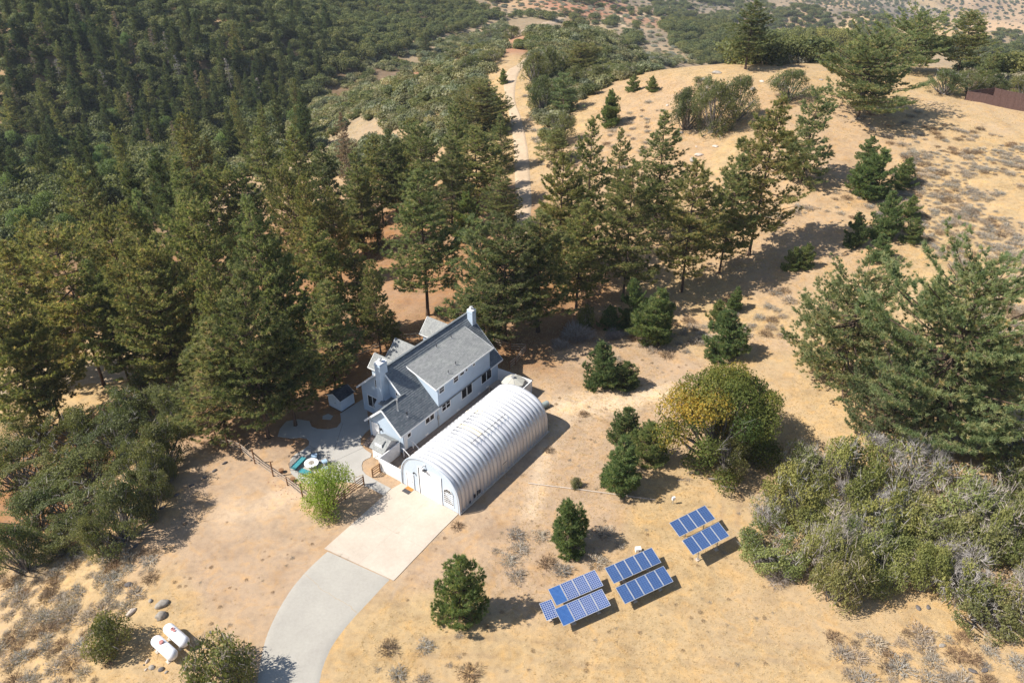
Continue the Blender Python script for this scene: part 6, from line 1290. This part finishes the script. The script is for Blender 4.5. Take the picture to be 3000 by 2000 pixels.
SG += scatter([(1960,700),(2450,620),(2600,720),(2750,620),(2600,420),(2400,300),(2700,330),(2950,400),(2600,500),(2350,600)], 120, 1.4, 35)
SG += scatter([(1750,990),(2060,930),(2100,1000),(1880,1080),(1790,1060)], 45, .9, 36)
SG += scatter([(1640,480),(1760,380),(1900,300),(1980,330),(1900,450),(1800,520)], 46, 1.8, 37)
SG += scatter([(1100,1880),(1350,1860),(1400,2000),(1100,2000)], 9, 1.8, 38)
SG += scatter([(2100,880),(2350,830),(2300,1000),(2120,1020)], 22, 1.3, 39)
SG += scatter([(1540,250),(1620,450),(1580,560),(1565,420),(1530,300)], 20, 1.2, 40)
SG = [p for p in SG if p[0] < 5 or fbm(np.array([p[0] / 9]), np.array([p[1] / 9]), 97, 2)[0] > -.45]
SG.sort(key=lambda c: c[3]); g4 = np.random.default_rng(6)
for i, (x, y, z, d) in enumerate(SG[:300]):
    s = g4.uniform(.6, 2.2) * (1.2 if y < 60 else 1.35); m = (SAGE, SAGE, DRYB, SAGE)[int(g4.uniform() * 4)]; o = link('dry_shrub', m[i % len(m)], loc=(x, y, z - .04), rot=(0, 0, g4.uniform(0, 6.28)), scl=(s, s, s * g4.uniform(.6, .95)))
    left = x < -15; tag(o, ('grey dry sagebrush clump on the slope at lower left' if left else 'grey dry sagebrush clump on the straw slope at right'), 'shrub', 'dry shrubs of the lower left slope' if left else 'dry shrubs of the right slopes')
def addmass2(name, meshes, pts_, s0, label, seed):
    g = np.random.default_rng(seed); n = len(pts_); s = g.uniform(.35, 1.5, n) * s0
    return mass(name, [proto_obj(m) for m in meshes], [(p[0], p[1], p[2] - .04) for p in pts_], s * .75, s, g.integers(0, len(meshes), n), label)
addmass2('dry_shrub_mass', SAGE + DRYB[:1], SG[300:], 1.8, 'farther grey dry shrubs on the straw slopes', 9)
WD = scatter([(450,1500),(1000,1550),(1350,1560),(1700,1250),(2200,1500),(2300,1950),(1500,1980),(1100,1950),(1200,1700),(900,1640),(700,1950),(500,1750)], 260, .5, 41)
WD += scatter([(1500,1000),(2100,1080),(2000,1450),(1700,1450),(1650,1250)], 120, .6, 42)
addmass2('dry_weeds', DRYB + SAGE[:1], WD, .42, 'tiny dry weeds scattered over the yard dirt', 10)
# straw tufts over the open ground, real blades
def straw(name, n, box, seed, keep, size=.16, label='short dry grass'):
    g = np.random.default_rng(seed); px = g.uniform(box[0], box[2], n); py = g.uniform(box[1], box[3], n)
    # uniform over the ground: positions in metres
    x = px; y = py; k = keep(x, y, g); x, y = x[k], y[k]; z = hz(x, y); n = len(x); c = np.stack([x, y, z - .01], -1)
    d = np.tile([0, 0, 1.0], (n, 1)); v, f, ti = blades(c, d, 5, size * 1.1, size * .20, .85, np.clip(g.normal(.5, .25, n), 0, 1), .10)
    o = link(name, npmesh(name, v, f, [M_straw], ti), kind='stuff'); tag(o, label, 'grass', kind='stuff'); return o
def pxof(x, y, z=0.0):
    d = y * CP - (z - H) * SP; return 1500 + F * x / d, 1000 - F * (y * SP + (z - H) * CP) / d
YARD = [(1000,1500),(1350,1530),(1640,1300),(1330,1090),(1150,1000),(600,1200),(350,1620),(500,1720),(740,1980),(1000,1990),(1150,1700)]
def keepf(x, y, g):
    z = hz(x, y); px, py = pxof(x, y, z); ok = (px > -60) & (px < 3060) & (py > 200) & (py < 2040) & (y > 20)
    ok &= ~inpoly(px, py, YARD) | (g.uniform(0, 1, x.size) < .04)
    dens = fbm(x / 7, y / 7, 55, 3) + .35 + .3 * (px > 1500); ok &= g.uniform(0, .8, x.size) < dens
    ap_ = inpoly(px, py, [(1170,1405),(1350,1510),(1160,1705),(940,1610)]) | inpoly(px, py, [(940,1600),(1160,1705),(960,2000),(730,2000),(760,1850)]); return ok & ~ap_
straw('dry_grass', 150000, (-45, 34, 75, 110), 51, keepf, .15, 'short dry straw coloured grass of the near ground')
straw('dry_grass', 90000, (-60, 105, 150, 240), 52, keepf, .24, 'dry straw coloured grass on the farther slopes')
# haze: the air between the camera and the hills
mh = bpy.data.materials.new('haze'); mh.use_nodes = True; t = mh.node_tree; t.nodes.clear(); oo = t.nodes.new('ShaderNodeOutputMaterial'); pv = t.nodes.new('ShaderNodeVolumePrincipled')
pv.inputs['Color'].default_value = (.80, .88, 1, 1); pv.inputs['Density'].default_value = .00009; pv.inputs['Anisotropy'].default_value = 0; t.links.new(pv.outputs[0], oo.inputs['Volume'])
zlo = float(gZ.min()) - 1; zhi = max(float(gZ.max()), 59) + 2
hb = MB().box((-4300, -4300, zlo), (4300, 4300, zhi), mh).build('haze', kind='stuff'); hb['label'] = 'thin bluish haze in the air'; hb['category'] = 'haze'
S.cycles.volume_bounces = 0; S.cycles.volume_step_rate = 5
